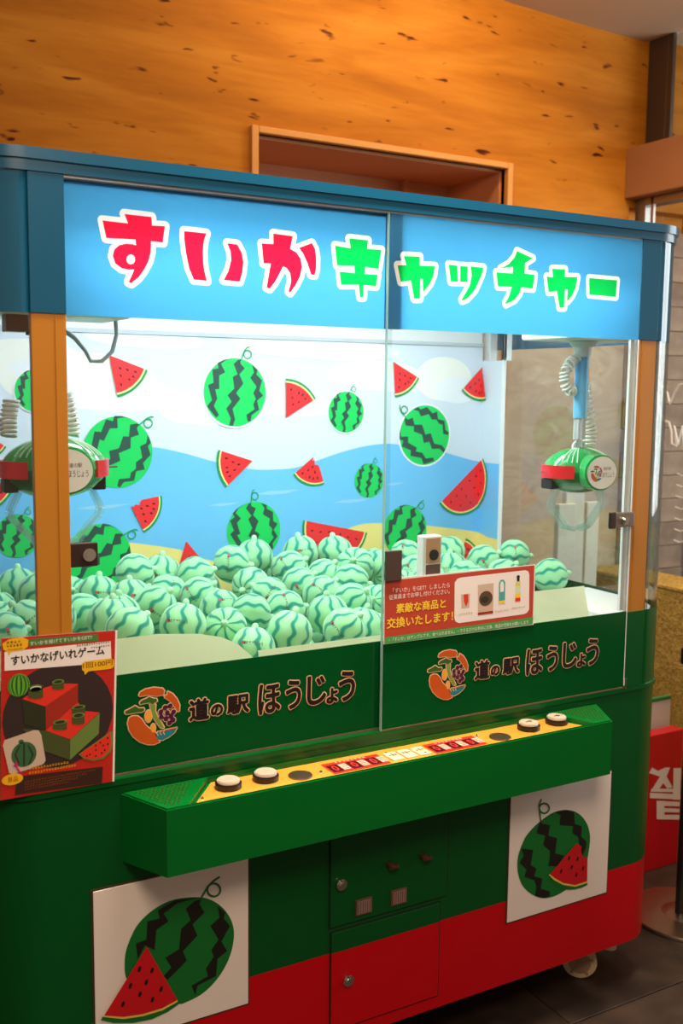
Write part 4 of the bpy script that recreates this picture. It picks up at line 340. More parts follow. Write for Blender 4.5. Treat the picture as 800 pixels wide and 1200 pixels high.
# floor: screed below, stone tiles on it
bm = bmesh.new(); bx(bm, -4, 4, -5, 1.8, -.08, -.004); floor = st('floor', bm, mat('floor_joint', (74, 58, 46), rough=.8))
tm, nt, b = newmat('floor_tile'); tc = N(nt, 'ShaderNodeTexCoord'); oi = N(nt, 'ShaderNodeObjectInfo')
n1 = N(nt, 'ShaderNodeTexNoise', Scale=9.0, Detail=8); nt.links.new(tc.outputs['Object'], n1.inputs['Vector'])
v = math_(nt, 'MULTIPLY_ADD', oi.outputs['Random'], .25, math_(nt, 'SUBTRACT', n1.outputs['Fac'], .12))
nt.links.new(ramp(nt, v, [(.3, (32, 24, 19)), (.7, (66, 52, 41))]), b.inputs['Base Color']); b.inputs['Roughness'].default_value = .42
bp = N(nt, 'ShaderNodeBump', Strength=.3, Distance=.003); nt.links.new(n1.outputs['Fac'], bp.inputs['Height']); nt.links.new(bp.outputs[0], b.inputs['Normal'])
bm = bmesh.new(); bx(bm, -.2985, .2985, -.2985, .2985, -.02, 0, .002); t0 = link('floor_tile', bm, tm, parent=floor)
first = True
for i in range(-3, 6):
    for j in range(-3, 3):
        t = t0 if first else t0.copy()
        if not first: COL.objects.link(t)
        first = False; t.location = (.212+.6*i, .22+.6*j, 0)
# side of the shop front: brown beam, posts and glazing running towards the viewer
bm = bmesh.new(); bx(bm, 1.932, 2.10, -.4, YW, 2.392, 2.592, .004); st('trim_5', bm, mat('beam_paint', (150, 98, 60), rough=.6, noise=.06, nscale=8))
dkm = mat('window_metal', (84, 68, 58), rough=.35, metal=.6)
bm = bmesh.new(); bx(bm, 2.03, 2.075, 1.19, 1.295, 2.592, 3.08, .003); bx(bm, 2.03, 2.045, 1.165, 1.19, 2.592, 3.08); st('trim_6', bm, dkm)
bm = bmesh.new(); bx(bm, 1.99, 2.05, 1.24, 1.295, 0, 2.392, .003); bx(bm, 1.985, 2.0, 1.19, 1.205, 0, 2.392, .002); bx(bm, 1.985, 2.05, -.4, 1.24, 2.36, 2.392, .003)
win = st('window_1', bm, mat('window_aluminium', (150, 142, 136), rough=.3, metal=.8))
bm = bmesh.new(); bx(bm, 2.012, 2.018, -.4, 1.24, .02, 2.36); link('pane', bm, glassmat('window_glass', (235, 240, 238)), parent=win)
bm = bmesh.new(); bx(bm, 2.05, 2.056, -.4, 1.19, 2.6, 3.02); w2 = st('window_2', bm, MATS['window_glass'])
# wavy white line drawing on the glazing (outline of hills and grass)
bm = bmesh.new()
ln = [(1.13, 1.64), (1.09, 1.60), (1.075, 1.56), (1.055, 1.60), (1.03, 1.635), (1.0, 1.64), (.96, 1.60), (.9, 1.63)]
tube(bm, [(2.008, y, z) for y, z in ln], .0045, 6)
ln = [(1.15, 1.60), (1.125, 1.52), (1.10, 1.49), (1.075, 1.485), (1.06, 1.45), (1.055, 1.40), (1.03, 1.39), (1.045, 1.47), (1.02, 1.40), (1.005, 1.47), (.99, 1.39), (.97, 1.46), (.94, 1.38)]
tube(bm, [(2.008, y, z) for y, z in ln], .0045, 6)
for k in range(7):
    z = 1.28-k*.045; tube(bm, [(2.008, 1.02, z), (2.008, .99, z-.006), (2.008, .95, z+.008), (2.008, .9, z-.01)], .0025, 5)
link('line_drawing', bm, mat('white_marker', (225, 220, 215), rough=.7), parent=win)
# stone block facing on the lower back wall and beyond the glazing
stm, nt, b = newmat('stone_block'); tc = N(nt, 'ShaderNodeTexCoord'); oi = N(nt, 'ShaderNodeObjectInfo')
n1 = N(nt, 'ShaderNodeTexNoise', Scale=6.0, Detail=8, Distortion=.8); nt.links.new(tc.outputs['Object'], n1.inputs['Vector'])
v = math_(nt, 'MULTIPLY_ADD', oi.outputs['Random'], .22, math_(nt, 'SUBTRACT', n1.outputs['Fac'], .1))
nt.links.new(ramp(nt, v, [(.25, (120, 92, 78)), (.7, (172, 142, 120))]), b.inputs['Base Color']); b.inputs['Roughness'].default_value = .75
bp = N(nt, 'ShaderNodeBump', Strength=.4, Distance=.004); nt.links.new(n1.outputs['Fac'], bp.inputs['Height']); nt.links.new(bp.outputs[0], b.inputs['Normal'])
proto = None
bm = bmesh.new(); bx(bm, -.198, .198, 0, .10, -.0505, .0505, .003); blk = link('stone_block', bm, stm, parent=wall)
bm = bmesh.new(); bx(bm, -.098, .098, 0, .10, -.0505, .0505, .003); half = link('stone_block', bm, stm, parent=wall)
def block(src, x, z):
    o = src if not src.get('placed') else src.copy()
    if src.get('placed'): COL.objects.link(o)
    src['placed'] = 1; o.location = (x, YW-.012+random.uniform(-.004, .004), z)
for k in range(22):
    z = .055+k*.1035
    if k % 2: block(blk, 2.16, z)
    else: block(half, 2.06, z); block(half, 2.26, z)
for o in wall.children:
    if 'placed' in o: del o['placed']
# low partition covered in gold straw matting
gm, nt, b = newmat('gold_matting'); tc = N(nt, 'ShaderNodeTexCoord'); mp = N(nt, 'ShaderNodeMapping'); mp.inputs['Scale'].default_value = (1, 1, 2.2); nt.links.new(tc.outputs['Object'], mp.inputs[0])
n1 = N(nt, 'ShaderNodeTexNoise', Scale=38.0, Detail=8, Distortion=2); nt.links.new(mp.outputs[0], n1.inputs['Vector'])
nt.links.new(ramp(nt, n1.outputs['Fac'], [(.3, (104, 76, 24)), (.5, (172, 132, 52)), (.72, (214, 176, 88))]), b.inputs['Base Color']); b.inputs['Roughness'].default_value = .6
bp = N(nt, 'ShaderNodeBump', Strength=.8, Distance=.006); nt.links.new(n1.outputs['Fac'], bp.inputs['Height']); nt.links.new(bp.outputs[0], b.inputs['Normal'])
g = empty('low_partition', (1.85, .4, 0)); tag(g, 'low partition covered in rough gold straw matting beside the window', 'partition')
bm = bmesh.new(); bx(bm, -.10, .10, -.9, .85, 0, .865, .01); link('panel', bm, gm, parent=g)
bm = bmesh.new(); bx(bm, -.105, .105, -.9, .85, .865, .88, .004); link('top_rail', bm, gm, parent=g)
# three pale boards behind the machine's side glass
pw = mat('pale_board', (240, 232, 222), rough=.6, noise=.04)
for i, (x0, x1, zt, ti, lb) in enumerate([(1.312, 1.395, 1.195, .6, 'pale upright board leaning behind the side glass, nearest the sea picture'), (1.392, 1.482, 1.236, -1.2, 'tallest of the pale boards seen through the side glass'), (1.507, 1.570, 1.188, .4, 'narrow pale board seen through the side glass nearest the right post')]):
    bm = bmesh.new(); w_ = (x1-x0)/2; bx(bm, -w_, w_, -.012, .012, 0, zt, .003)
    o = link('upright_board', bm, pw, loc=((x0+x1)/2, .95+.03*i, 0)); o.rotation_euler = (0, R_(ti*.5), 0); tag(o, lb, 'board', 'pale boards behind the machine')
# red box with lettering, white board behind it
rb = empty('red_box', (1.38, .44, 0), R_(0)); tag(rb, 'red glossy box with upside-down white lettering on the floor beside the machine', 'box')
bm = bmesh.new(); bx(bm, -.13, .082, 0, .05, 0, .475, .003); link('box_body', bm, mat('red_card', (206, 14, 34), rough=.28, noise=.08, nscale=14, bump=.8), parent=rb)
cv = Canvas(lambda x, z, l: (x-1.38, -.0008-l, z))
for q, pl in enumerate(GLYPH): cv.poly(pl, 'paper', q)
cv.build('lettering', rb)
wb = empty('white_board', (1.385, .51, 0)); tag(wb, 'plain white board with a green top edge standing behind the red box', 'board')
bm = bmesh.new(); bx(bm, -.12, .085, 0, .012, 0, .56, .001); link('sheet', bm, mat('white_sheet', (214, 206, 198), rough=.5), parent=wb)
bm = bmesh.new(); bx(bm, -.12, .085, -.002, .014, .56, .572, .001); link('edging', bm, mat('green_edging', (40, 120, 60), rough=.5), parent=wb)
# pole stand with round chrome foot
ps = empty('pole_stand', (1.20, .17, 0)); tag(ps, 'black pole on a round polished metal foot beside the machine', 'stand')
bm = bmesh.new(); cyl(bm, (0, 0, .006), .168, .012, seg=64, bev=.003); cyl(bm, (0, 0, .016), .07, .008, seg=40, r2=.03); sharp(link('base', bm, mat('brushed_steel', (190, 176, 160), rough=.28, metal=1, noise=.1, nscale=4), parent=ps, smooth=True))
bm = bmesh.new(); cyl(bm, (-.02, 0, .50), .017, .98, seg=24); sharp(link('pole', bm, mat('black_metal', (24, 20, 20), rough=.35), parent=ps, smooth=True))
bm = bmesh.new(); bx(bm, -.055, .03, -.02, .02, .80, .85, .004); link('clamp', bm, MATS['black_metal'], parent=ps)
# ================================================================ MACHINE
M = empty('claw_machine', (0, 0, 0)); tag(M, 'large double claw machine, blue header, green and red cabinet with watermelon pictures', 'claw machine')
def part(name, bm, mt, parent=None, smooth=False, loc=None): return link(name, bm, mt, parent=parent or M, smooth=smooth, loc=loc)
# painted body: green above, red below the paint line
pmt, nt, b = newmat('body_paint'); tc = N(nt, 'ShaderNodeNewGeometry'); sp = N(nt, 'ShaderNodeSeparateXYZ'); nt.links.new(tc.outputs['Position'], sp.inputs[0])
nt.links.new(ramp(nt, math_(nt, 'GREATER_THAN', sp.outputs[2], .3343), [(0, (200, 2, 18)), (1, (1, 80, 30))], 'CONSTANT'), b.inputs['Base Color'])
b.inputs['Specular IOR Level'].default_value = .25; b.inputs['Roughness'].default_value = .32; b.inputs['Coat Weight'].default_value = .15; b.inputs['Coat Roughness'].default_value = .1
green = mat('green_paint', (1, 80, 30), rough=.32, coat=.15, spec=.25); HX = .905; Y1 = .90; RC = .12
black = mat('gap_black', (6, 10, 6), rough=.8); steel = mat('steel', (200, 196, 190), rough=.25, metal=1); chrome = mat('chrome', (225, 222, 218), rough=.12, metal=1)
bm = bmesh.new(); prism(bm, rrect(HX, 0, Y1, RC, 10), .112, .822); prism(bm, rrect(HX+.004, -.004, Y1+.004, RC, 10), .822, .834); sharp(part('cabinet_body', bm, pmt, smooth=True))
# collar film on the curved corners and sides above the body
ringpts = rrect(HX, 0, Y1, RC, 10)
def strip(name, x_from, z0, z1, mt, th=.003, side=1, par=None, backto=Y1-.1, r=0):
    """thin curved wall following a front corner and the side"""
    path = [(side*x_from, 0)]+[(side*(HX-RC+RC*sin(R_(a))), RC-RC*cos(R_(a))) for a in range(0, 91, 9)]+[(side*HX, backto)]
    bm = bmesh.new(); A = []
    for k, (x, y) in enumerate(path):
        p0 = Vector(path[max(0, k-1)]); p1 = Vector(path[min(len(path)-1, k+1)]); t = (p1-p0).normalized(); nn = Vector((t.y, -t.x))*side
        ofs = r
        A.append([bm.verts.new((x+nn.x*ofs, y+nn.y*ofs, z)) for z in (z0, z1)]+[bm.verts.new((x+nn.x*(ofs-th), y+nn.y*(ofs-th), z)) for z in (z0, z1)])
    for p, q in zip(A, A[1:]):
        for i, j in ((0, 1), (3, 2)): bm.faces.new((p[i], q[i], q[j], p[j]))
        
    
    bmesh.ops.recalc_face_normals(bm, faces=bm.faces); return part(name, bm, mt, parent=par, smooth=True)
plexi = glassmat('plexiglass', (240, 243, 243), refl=1.3); gls = glassmat('door_glass', (246, 250, 249), refl=.8)
bluep = mat('header_blue', (12, 84, 118), rough=.25, coat=.2); bluef = mat('corner_blue', (20, 88, 122), rough=.12, coat=.5)
for s in (-1, 1):
    pn = strip('curved_side_pane', .787, .834, 1.985, plexi, side=s)
    strip('green_collar', .787, .834, 1.036, green, side=s, par=pn, r=.001, th=.0008)
    strip('blue_collar', .787, 1.735, 1.982, bluef, side=s, par=pn, r=.001, th=.0008)
# posts
orange = mat('post_orange', (182, 118, 30), rough=.35, coat=.2); 
for s in (-1, 1):
    bm = bmesh.new(); bx(bm, -.0325, .0325, 0, .012, 0, 1.15, .001); bx(bm, (.012 if s < 0 else -.018), (.0135 if s < 0 else -.0165), -.0014, .01, 0, 1.15)
    po = part('corner_post', bm, orange, loc=(s*.7545, 0, .834))
    bm = bmesh.new(); bx(bm, -.0325, .0325, -.003, .0, 0, .202, .0008); link('green_film', bm, green, parent=po)
    bm = bmesh.new(); bx(bm, -.0325, .0325, -.003, .0, .901, 1.15, .0008); link('blue_film', bm, bluep, parent=po)
for s in (-1, 1):
    bm = bmesh.new(); bx(bm, s*HX-.03 if s > 0 else s*HX, s*HX if s > 0 else s*HX+.03, Y1-.10, Y1-.0, .834, 1.985, .003); part('rear_post', bm, mat('white_frame', (222, 222, 222), rough=.4))
# header frame, roof
bm = bmesh.new(); prism(bm, rrect(HX+.003, -.006, Y1+.003, RC, 10), 1.984, 2.004); prism(bm, rrect(HX+.008, -.011, Y1+.008, RC+.004, 10), 2.004, 2.024)
sharp(part('roof', bm, bluep, smooth=True))
bm = bmesh.new(); prism(bm, rrect(HX-.01, .02, Y1-.01, RC, 8), 1.972, 1.984); white = mat('cabinet_white', (236, 238, 240), rough=.5); part('ceiling_panel', bm, white)
bm = bmesh.new(); bx(bm, -.722, .727, .0, .004, 1.979, 1.986); part('top_trim_strip', bm, mat('alu_strip', (170, 176, 180), rough=.4, metal=.6))
for y in (.14, .36):
    bm = bmesh.new(); cyl(bm, (0, y, 1.955), .012, 1.4, axis='X', seg=20); part('lamp_tube', bm, mat('tube_glow', (235, 240, 245), emit=(235, 244, 255), es=3), smooth=True)
# ---- glass doors with printed films
film_blue = filmmat('film_blue', (74, 162, 214), .76); film_white = filmmat('film_white', (250, 248, 246), .6); film_red = filmmat('film_red', (252, 26, 66), .6); film_grn = filmmat('film_green', (0, 196, 84), .6)
def door(name, y, x0, x1, side):
    bm = bmesh.new(); bx(bm, x0, x1, y+.0012, y+.006, .834, 1.980); d = part(name, bm, gls)
    loops = [[(x0, 1.735), (x1, 1.735), (x1, 1.979), (x0, 1.979)]]+[l for s, l in OUTL if s == side]
    fill2d('sign_film', loops, front(y), film_blue, d)
    for s, l in OUTL:
        if s != side: continue
        xs = [p[0] for p in l]; zs = [p[1] for p in l]
        inn = [pp for c, s2, pp in LETTERS if s2 == side and min(xs) < pp[0][0][0] < max(xs)]
        fill2d('letter_outline', [l]+[pp[0] for pp in inn], front(y), film_white, d)
    for c, s2, pp in LETTERS:
        if s2 != side: continue
        fill2d('letter', pp, front(y), film_red if c == 'r' else film_grn, d)
        if len(pp) > 1: fill2d('letter_counter', [pp[1]], front(y), film_white, d)
    bm = bmesh.new(); bx(bm, x0, x1, y-.0004, y+.001, .836, 1.0385); link('green_film', bm, mat('film_green_low', (2, 78, 32), rough=.14, coat=.3, spec=.3), parent=d)
    bm = bmesh.new(); bx(bm, x0, x1, y-.001, y+.008, .831, .8375, .001); link('bottom_edge', bm, mat('edge_strip', (120, 84, 70), rough=.4, metal=.3), parent=d)
    return d
dL = door('glass_door', .018, -.7215, .0, 0); dR = door('glass_door', -.002, -.0262, .7205, 1)
bm = bmesh.new(); bx(bm, -.026, .010, .0015, .012, 1.735, 1.98); link('seam_light_block', bm, mat('light_block_blue', (20, 70, 120), rough=.5), parent=dR)  # added strip behind the film, blocks the lamp to darken the seam
bm = bmesh.new(); bx(bm, -.0272, -.0258, -.003, .005, .834, 1.98); link('glass_edge', bm, mat('glass_edge', (150, 190, 185), rough=.2), parent=dR)
bm = bmesh.new(); bx(bm, .7205, .7235, -.003, .012, .84, 1.735); bx(bm, .704, .716, .006, .014, 1.04, 1.735); link('edge_profile', bm, mat('profile_silver', (226, 226, 228), rough=.4), parent=dR)
for d, y, dx, dz in ((dL, .018, 0, 0), (dR, -.002, .7135, -.002)):
    cv = Canvas(lambda x, z, l, y=y, dx=dx, dz=dz: (x+dx, y-.0012-l, z+dz), .0003)
    for c, pl in LOGO: cv.stroke(pl, .0022, 'beige', 0); cv.poly(pl, c, 2)
    for c, e in LOGOC: cv.ell(e[0], e[1], e[2]+.0016, e[3]+.0016, 'beige', 1); cv.ell(*e, c, 2.5)
    for k in range(3):
        e = LOGO[-1][1]; cx = e[0][0]+.006+k*.007; cz = e[0][1]+.001; cv.stroke([(cx, cz-.005), (cx-.003, cz), (cx, cz+.005)], .0008, 'beige', 3, closed=False)
    cv.stroke([LOGO[-1][1][1], LOGO[-1][1][3]], .0012, 'lobster', 3, closed=False)
    cv.build('emblem_print', d)
    cv = Canvas(lambda x, z, l, y=y, dx=dx, dz=dz: (x+dx, y-.0012-l, z+dz), .0003)
    for ch, (x0, zc, x1, h) in BRUSH:
        cv.text(ch, x0+.002, x1-.002, zc, h-.005, 'beige', 0, grow=.0040); cv.text(ch, x0+.002, x1-.002, zc, h-.005, 'beige', .5, grow=.0018); cv.text(ch, x0+.002, x1-.002, zc, h-.005, 'ink', 3, grow=.0018); cv.text(ch, x0+.002, x1-.002, zc, h-.005, 'ink', 3.5, grow=.0008)
    cv.build('brush_lettering', d)
def lockplate(name, x0, x1, z0, z1, y, mt, d, scx):
    bm = bmesh.new(); bx(bm, x0, x1, y-.010, y+.0, z0, z1, .002); o = link(name, bm, mt, parent=d)
    if scx is not None:
        bm = bmesh.new(); cyl(bm, (scx, y-.013, (z0+z1)/2), .0125, .006, axis='Y', seg=28, bev=.0015); cyl(bm, (scx, y-.017, (z0+z1)/2), .0075, .004, axis='Y', seg=20)
        link('lock_screw', bm, chrome, parent=d, smooth=False)
brownp = mat('brown_plate', (62, 44, 38), rough=.4, metal=.4)
lockplate('lock_plate', -.7215, -.668, 1.262, 1.308, .015, brownp, dL, -.686)
lockplate('lock_plate', .640, .722, 1.262, 1.30, -.004, mat('silver_plate', (150, 140, 132), rough=.3, metal=.8), dR, .688)
lockplate('lock_pad', .640, .658, 1.260, 1.302, -.006, brownp, dR, None)
lockplate('seam_plate', -.0262, .015, 1.180, 1.249, -.004, mat('seam_brown', (70, 52, 46), rough=.5), dR, None)
bm = bmesh.new(); bx(bm, .723, .729, -.006, 0, .829, .86, .001); link('corner_pin', bm, chrome, parent=dR)
# ---- inside: picture panel, side returns, tray, guards
YB = .82; XS = .862
bm = bmesh.new(); bx(bm, -XS, XS, YB+.004, YB+.012, .9, 1.975); part('rear_wall', bm, white)
bm = bmesh.new(); bx(bm, -XS, XS, YB-.006, YB+.003, 1.745, 1.757, .001); bx(bm, -XS, XS, YB-.003, YB+.003, 1.80, 1.806); part('rear_rail', bm, mat('rail_grey', (198, 204, 212), rough=.4))
bm = bmesh.new(); bx(bm, -XS, XS, YB, YB+.004, .9, 1.745); back = part('picture_panel', bm, mat('sky_print', PAL['sky'], rough=.45))
for s in (-1, 1):
    bm = bmesh.new(); bx(bm, min(s*XS, s*(XS+.003)), max(s*XS, s*(XS+.003)), .715, YB, .9, 1.700); part('side_return', bm, MATS['sky_print'])
    bm = bmesh.new(); bx(bm, min(s*(XS-.002), s*(XS+.008)), max(s*(XS-.002), s*(XS+.008)), .706, .716, .9, 1.97, .001); bx(bm, min(s*(XS-.002), s*(XS+.028)), max(s*(XS-.002), s*(XS+.028)), .706, .716, 1.70, 1.97, .001); part('inner_upright', bm, white)
    bm = bmesh.new(); bx(bm, min(s*(XS), s*(XS+.01)), max(s*(XS), s*(XS+.01)), .13, .80, 1.80, 1.97, .002); part('side_upper_panel', bm, mat('upper_white', (228, 228, 228), rough=.5))
def wrapbuild(cv, name, par):
    """folds print that runs past the panel corner onto the side return"""
    me = bpy.data.meshes.new(name); me.from_pydata(cv.V, [], cv.F)
    for m_ in cv.mats: me.materials.append(m_)
    me.polygons.foreach_set('material_index', cv.M); bm = bmesh.new(); bm.from_mesh(me)
    if any(abs(v[0]) > XS for v in cv.V):
        for sx in (-1, 1): bmesh.ops.bisect_plane(bm, geom=bm.verts[:]+bm.edges[:]+bm.faces[:], plane_co=(sx*XS, 0, 0), plane_no=(1, 0, 0))
        for sx in (-1, 1): bmesh.ops.bisect_plane(bm, geom=bm.verts[:]+bm.edges[:]+bm.faces[:], plane_co=(sx*(XS+.104), 0, 0), plane_no=(sx, 0, 0), clear_outer=True)
        for v in bm.verts:
            if abs(v.co.x) > XS: s = 1 if v.co.x > 0 else -1; l = YB-v.co.y; v.co = Vector((s*(XS-l), YB-(abs(v.co.x)-XS)-l, v.co.z))
            elif abs(abs(v.co.x)-XS) < 1e-5: v.co.x -= math.copysign(YB-v.co.y, v.co.x)
    bm.to_mesh(me); bm.free(); o = bpy.data.objects.new(name, me); COL.objects.link(o); o.parent = par; return o
XE = XS+.104
cv = Canvas(front(YB-.0003))
for q, ((x, z), w_, h_) in enumerate(CLOUDS): cv.ell(x, z, w_/2, h_, 'cloud' if h_ > .042 else 'cloud2', q*.28, 36); cv.ell(x+w_*.25, z-h_*.5, w_*.4, h_*.6, 'cloud2', q*.28+.14, 36)
cv.build('cloud_print', back)
def smooth_line(p, n=6):
    o = []
    for i in range(len(p)-1):
        a = p[max(0, i-1)]; b = p[i]; c = p[i+1]; d = p[min(len(p)-1, i+2)]
        for k in range(n):
            t = k/n; o.append(tuple(.5*((2*b[j])+(-a[j]+c[j])*t+(2*a[j]-5*b[j]+4*c[j]-d[j])*t*t+(-a[j]+3*b[j]-3*c[j]+d[j])*t**3) for j in (0, 1)))
    return o+[p[-1]]
def band(line, c, lay, name):
    L_ = [p for p in smooth_line(line) if -XE < p[0]]; L_ = [(-XE, L_[0][1])]+L_+[(XE, L_[-1][1])]; cv = Canvas(front(YB-.0003))
    for a, b_ in zip(L_, L_[1:]): cv.poly([(a[0], .91), (b_[0], .91), b_, a], c, lay)
    wrapbuild(cv, name, back)
band(SEA, 'sea', 3, 'sea_print')
for (x, z), w_, h_ in WAVES: cv = Canvas(front(YB-.0003)); cv.poly([(x-w_/2, z-h_*.2), (x-w_*.2, z+h_*.35), (x+w_*.15, z+h_*.4), (x+w_/2, z+h_*.5), (x+w_*.2, z-h_*.3), (x-w_*.1, z-h_*.5)], 'wave', 4); cv.build('wave_print', back)
band(SAND, 'sand', 5, 'sand_print')
STR = [[(160,305),(225,290),(215,235),(280,200),(380,180),(300,205),(250,245),(295,330),(232,365),(232,505),(190,510),(212,605),(175,680),(228,775),(200,805),(105,685),(155,620),(115,465),(172,440)],
 [(465,190),(455,235),(503,285),(445,350),(488,445),(410,545),(455,605),(372,710),(398,825),(375,890),(335,885),(352,810),(305,710),(362,635),(318,570),(390,500),(375,375),(425,350),(385,240),(430,200)],
 [(580,245),(640,300),(628,345),(690,410),(660,520),(703,570),(635,625),(658,720),(575,780),(565,845),(535,845),(520,775),(610,715),(595,665),(622,605),(595,545),(630,475),(562,385),(602,325)]]
STR = [[((x-400)/332, -(y-540)/358) for x, y in p] for p in STR]
CURL = [(.20, .97), (.24, 1.08), (.30, 1.22), (.38, 1.32), (.46, 1.345)]
def melonprint(cv, x, z, r, rot, cols=('art_green', 'art_dark', 'art_curl'), lay=6, ex=1.0, curlrot=None):
    ca, sa = cos(-rot), sin(-rot)
    T = lambda p: (x+(p[0]*ca-p[1]*ex*sa)*r, z+(p[0]*sa+p[1]*ex*ca)*r)
    cv.poly([T((cos(2*pi*k/48), sin(2*pi*k/48))) for k in range(48)], cols[0], lay)
    for p in STR: cv.poly([T(q) for q in p], cols[1], lay+1)
    cv.stroke([T(q) for q in CURL], r*.018, cols[2], lay+1, closed=False)
    cv.stroke([T((.40+.12*cos(2*pi*k/20), 1.12+.125*sin(2*pi*k/20))) for k in range(20)], r*.018, cols[2], lay+1)
def sliceprint(cv, kind, A, B, C, cols=('art_rind', 'art_cream', 'art_red', 'art_seed'), lay=7, sr=.0062):
    B = Vector(B); C = Vector(C)
    if A is None:   # half moon: bulges to the right-hand side of B->C
        A = (B+C)/2; R1 = (C-B).length/2; a0 = math.atan2(B.y-A.y, B.x-A.x); a1 = a0+pi; h = .92
        if kind == 'h': pass
    else:
        A = Vector(A); R1 = ((B-A).length+(C-A).length)/2; a0 = math.atan2(B.y-A.y, B.x-A.x); a1 = math.atan2(C.y-A.y, C.x-A.x)
        while a1-a0 > pi: a1 -= 2*pi
        while a1-a0 < -pi: a1 += 2*pi
    for q, (f, c) in enumerate(((1.0, cols[0]), (.94, cols[1]), (.90, cols[2]))):
        arc = [(A.x+R1*f*cos(a0+(a1-a0)*k/20), A.y+R1*f*sin(a0+(a1-a0)*k/20)) for k in range(21)]
        if kind == 'b':
            e0 = Vector(arc[-1])-A; e1 = Vector(arc[0])-A
            tip = [A+e0*.42, A+e0*.33+e1*.06, A+e0*.27+e1*.16, A+e0*.12+e1*.10, A+e0*.09+e1*.2, A+e1*.10]
            arc += [tuple(t) for t in tip]
        elif kind == 'w': arc.append((A.x, A.y))
        cv.poly(arc, c, lay+q)
    am = (a0+a1)/2; n_ = 8 if kind != 'h' else 22
    if kind == 'h': S = [(r_, t) for r_, ts in ((.72, (-.8, -.48, -.16, .16, .48, .8)), (.48, (-.7, -.25, .25, .7)), (.25, (-.5, .5))) for t in ts]
    else: S = [(.74, -.62), (.74, 0), (.74, .62), (.55, -.35), (.55, .4), (.40, 0), (.76, .3)]
    for r_, t in S:
        aa = am+t*(a1-a0)/2; px = A.x+R1*r_*cos(aa); pz = A.y+R1*r_*sin(aa); cv.ell(px, pz, sr*.75, sr*.42, cols[3], lay+3, 10, rot=aa)
for x, z, r, rot in WALLMELONS:
    cv = Canvas(front(YB-.0003)); cv.ell(x, z, r*1.06, r*1.06, 'cloud2', 5.6) if z > 1.45 else None; melonprint(cv, x, z, r, R_(rot)); wrapbuild(cv, 'watermelon_print', back)
for k, A, B, C in SLICES:
    cv = Canvas(front(YB-.0003)); sliceprint(cv, k, A, B, C, lay=9); wrapbuild(cv, 'slice_print', back)
# tray and guards
tray = mat('tray_white', (232, 234, 232), rough=.5); cream = filmmat('guard_cream', (255, 250, 218), .45)
bm = bmesh.new(); bx(bm, -.86, .86, .03, YB, .905, .9245); part('tray', bm, tray)
bm = bmesh.new(); prism(bm, [(.664, .33), (.664, .012), (.785, .012), (.826, .022), (.862, .050), (.885, .090), (.895, .135), (.895, .33)], .93, 1.03); bmesh.ops.recalc_face_normals(bm, faces=bm.faces); part('chute_cover', bm, tray)
def lean(o):   # the plastic guards lean back into the bin
    for v in o.data.vertices: v.co.y = .036+(v.co.z-.925)*.30
bm = bmesh.new(); bm.faces.new([bm.verts.new((x, 0, z)) for x, z in [(-.30, .925), (.45, .925), (.45, 1.038), (-.30, 1.038)]]); bm.faces.new([bm.verts.new((x, 0, z)) for x, z in [(.45, .925), (.655, .925), (.655, 1.096), (.45, 1.096)]]); lean(part('front_guard', bm, cream))
pts = [(-.86, .925), (-.86, 1.094), (-.60, 1.0945), (-.52, 1.095), (-.43, 1.086), (-.38, 1.074), (-.345, 1.056), (-.318, 1.030), (-.30, 1.0), (-.30, .925)]
bm = bmesh.new(); bm.faces.new([bm.verts.new((x, 0, z)) for x, z in pts]); lean(part('curved_guard', bm, cream))
# crane carriages and ceiling details
for s, x in ((0, -.705), (1, .694)):
    bm = bmesh.new(); bx(bm, x-.135, x+.135, .08, .26, 1.737, 1.765, .006); bx(bm, x-.04, x+.04, .12, .22, 1.765, 1.90, .004); part('crane_carriage', bm, mat('carriage_white', (240, 240, 236), rough=.4))
bm = bmesh.new(); bx(bm, -.80, .80, .20, .22, 1.90, 1.925); bx(bm, -.86, -.845, .06, .78, 1.86, 1.885); bx(bm, .845, .86, .06, .78, 1.86, 1.885); part('crane_rail', bm, steel)
bm = bmesh.new(); bx(bm, -.81, -.768, .09, .13, 1.705, 1.80, .002); part('limit_switch_block', bm, mat('copper_brown', (124, 82, 60), rough=.4, metal=.5))
bm = bmesh.new(); bx(bm, -.768, -.757, .09, .12, 1.70, 1.80); part('switch_bracket', bm, black)
bm = bmesh.new(); tube(bm, [(-.575, .17, 1.74), (-.573, .17, 1.71), (-.583, .17, 1.675), (-.605, .17, 1.655), (-.628, .17, 1.655), (-.638, .17, 1.675), (-.66, .17, 1.70), (-.69, .17, 1.72)], .0045, 8); part('loose_cable', bm, mat('cable_grey', (190, 198, 200), rough=.4), smooth=True)
# ---- console
con = empty('control_console', (0, 0, 0)); con.parent = M
bgm = mat('console_green', (2, 104, 36), rough=.28, coat=.15, spec=.25)
ZC = .800; FY = -.112; FX = .578; BX = .632
bm = bmesh.new(); T = [(-FX, FY), (FX, FY), (BX, 0), (-BX, 0)]; IN = [(-.530, -.108), (.520, -.108), (.465, -.002), (-.448, -.002)]
a = [bm.verts.new((x, y, .662)) for x, y in T]; b2 = [bm.verts.new((x, y, ZC+(.004 if y == 0 else 0))) for x, y in T]
c1 = [bm.verts.new((x, y, ZC+(.004 if y > -.05 else 0))) for x, y in IN]; d1 = [bm.verts.new((x, y, ZC-.010)) for x, y in IN]
bm.faces.new(list(reversed(a)))
for i in range(4):
    j = (i+1) % 4; bm.faces.new((a[i], a[j], b2[j], b2[i])); bm.faces.new((b2[i], b2[j], c1[j], c1[i])); bm.faces.new((c1[i], c1[j], d1[j], d1[i]))
bm.faces.new(d1)
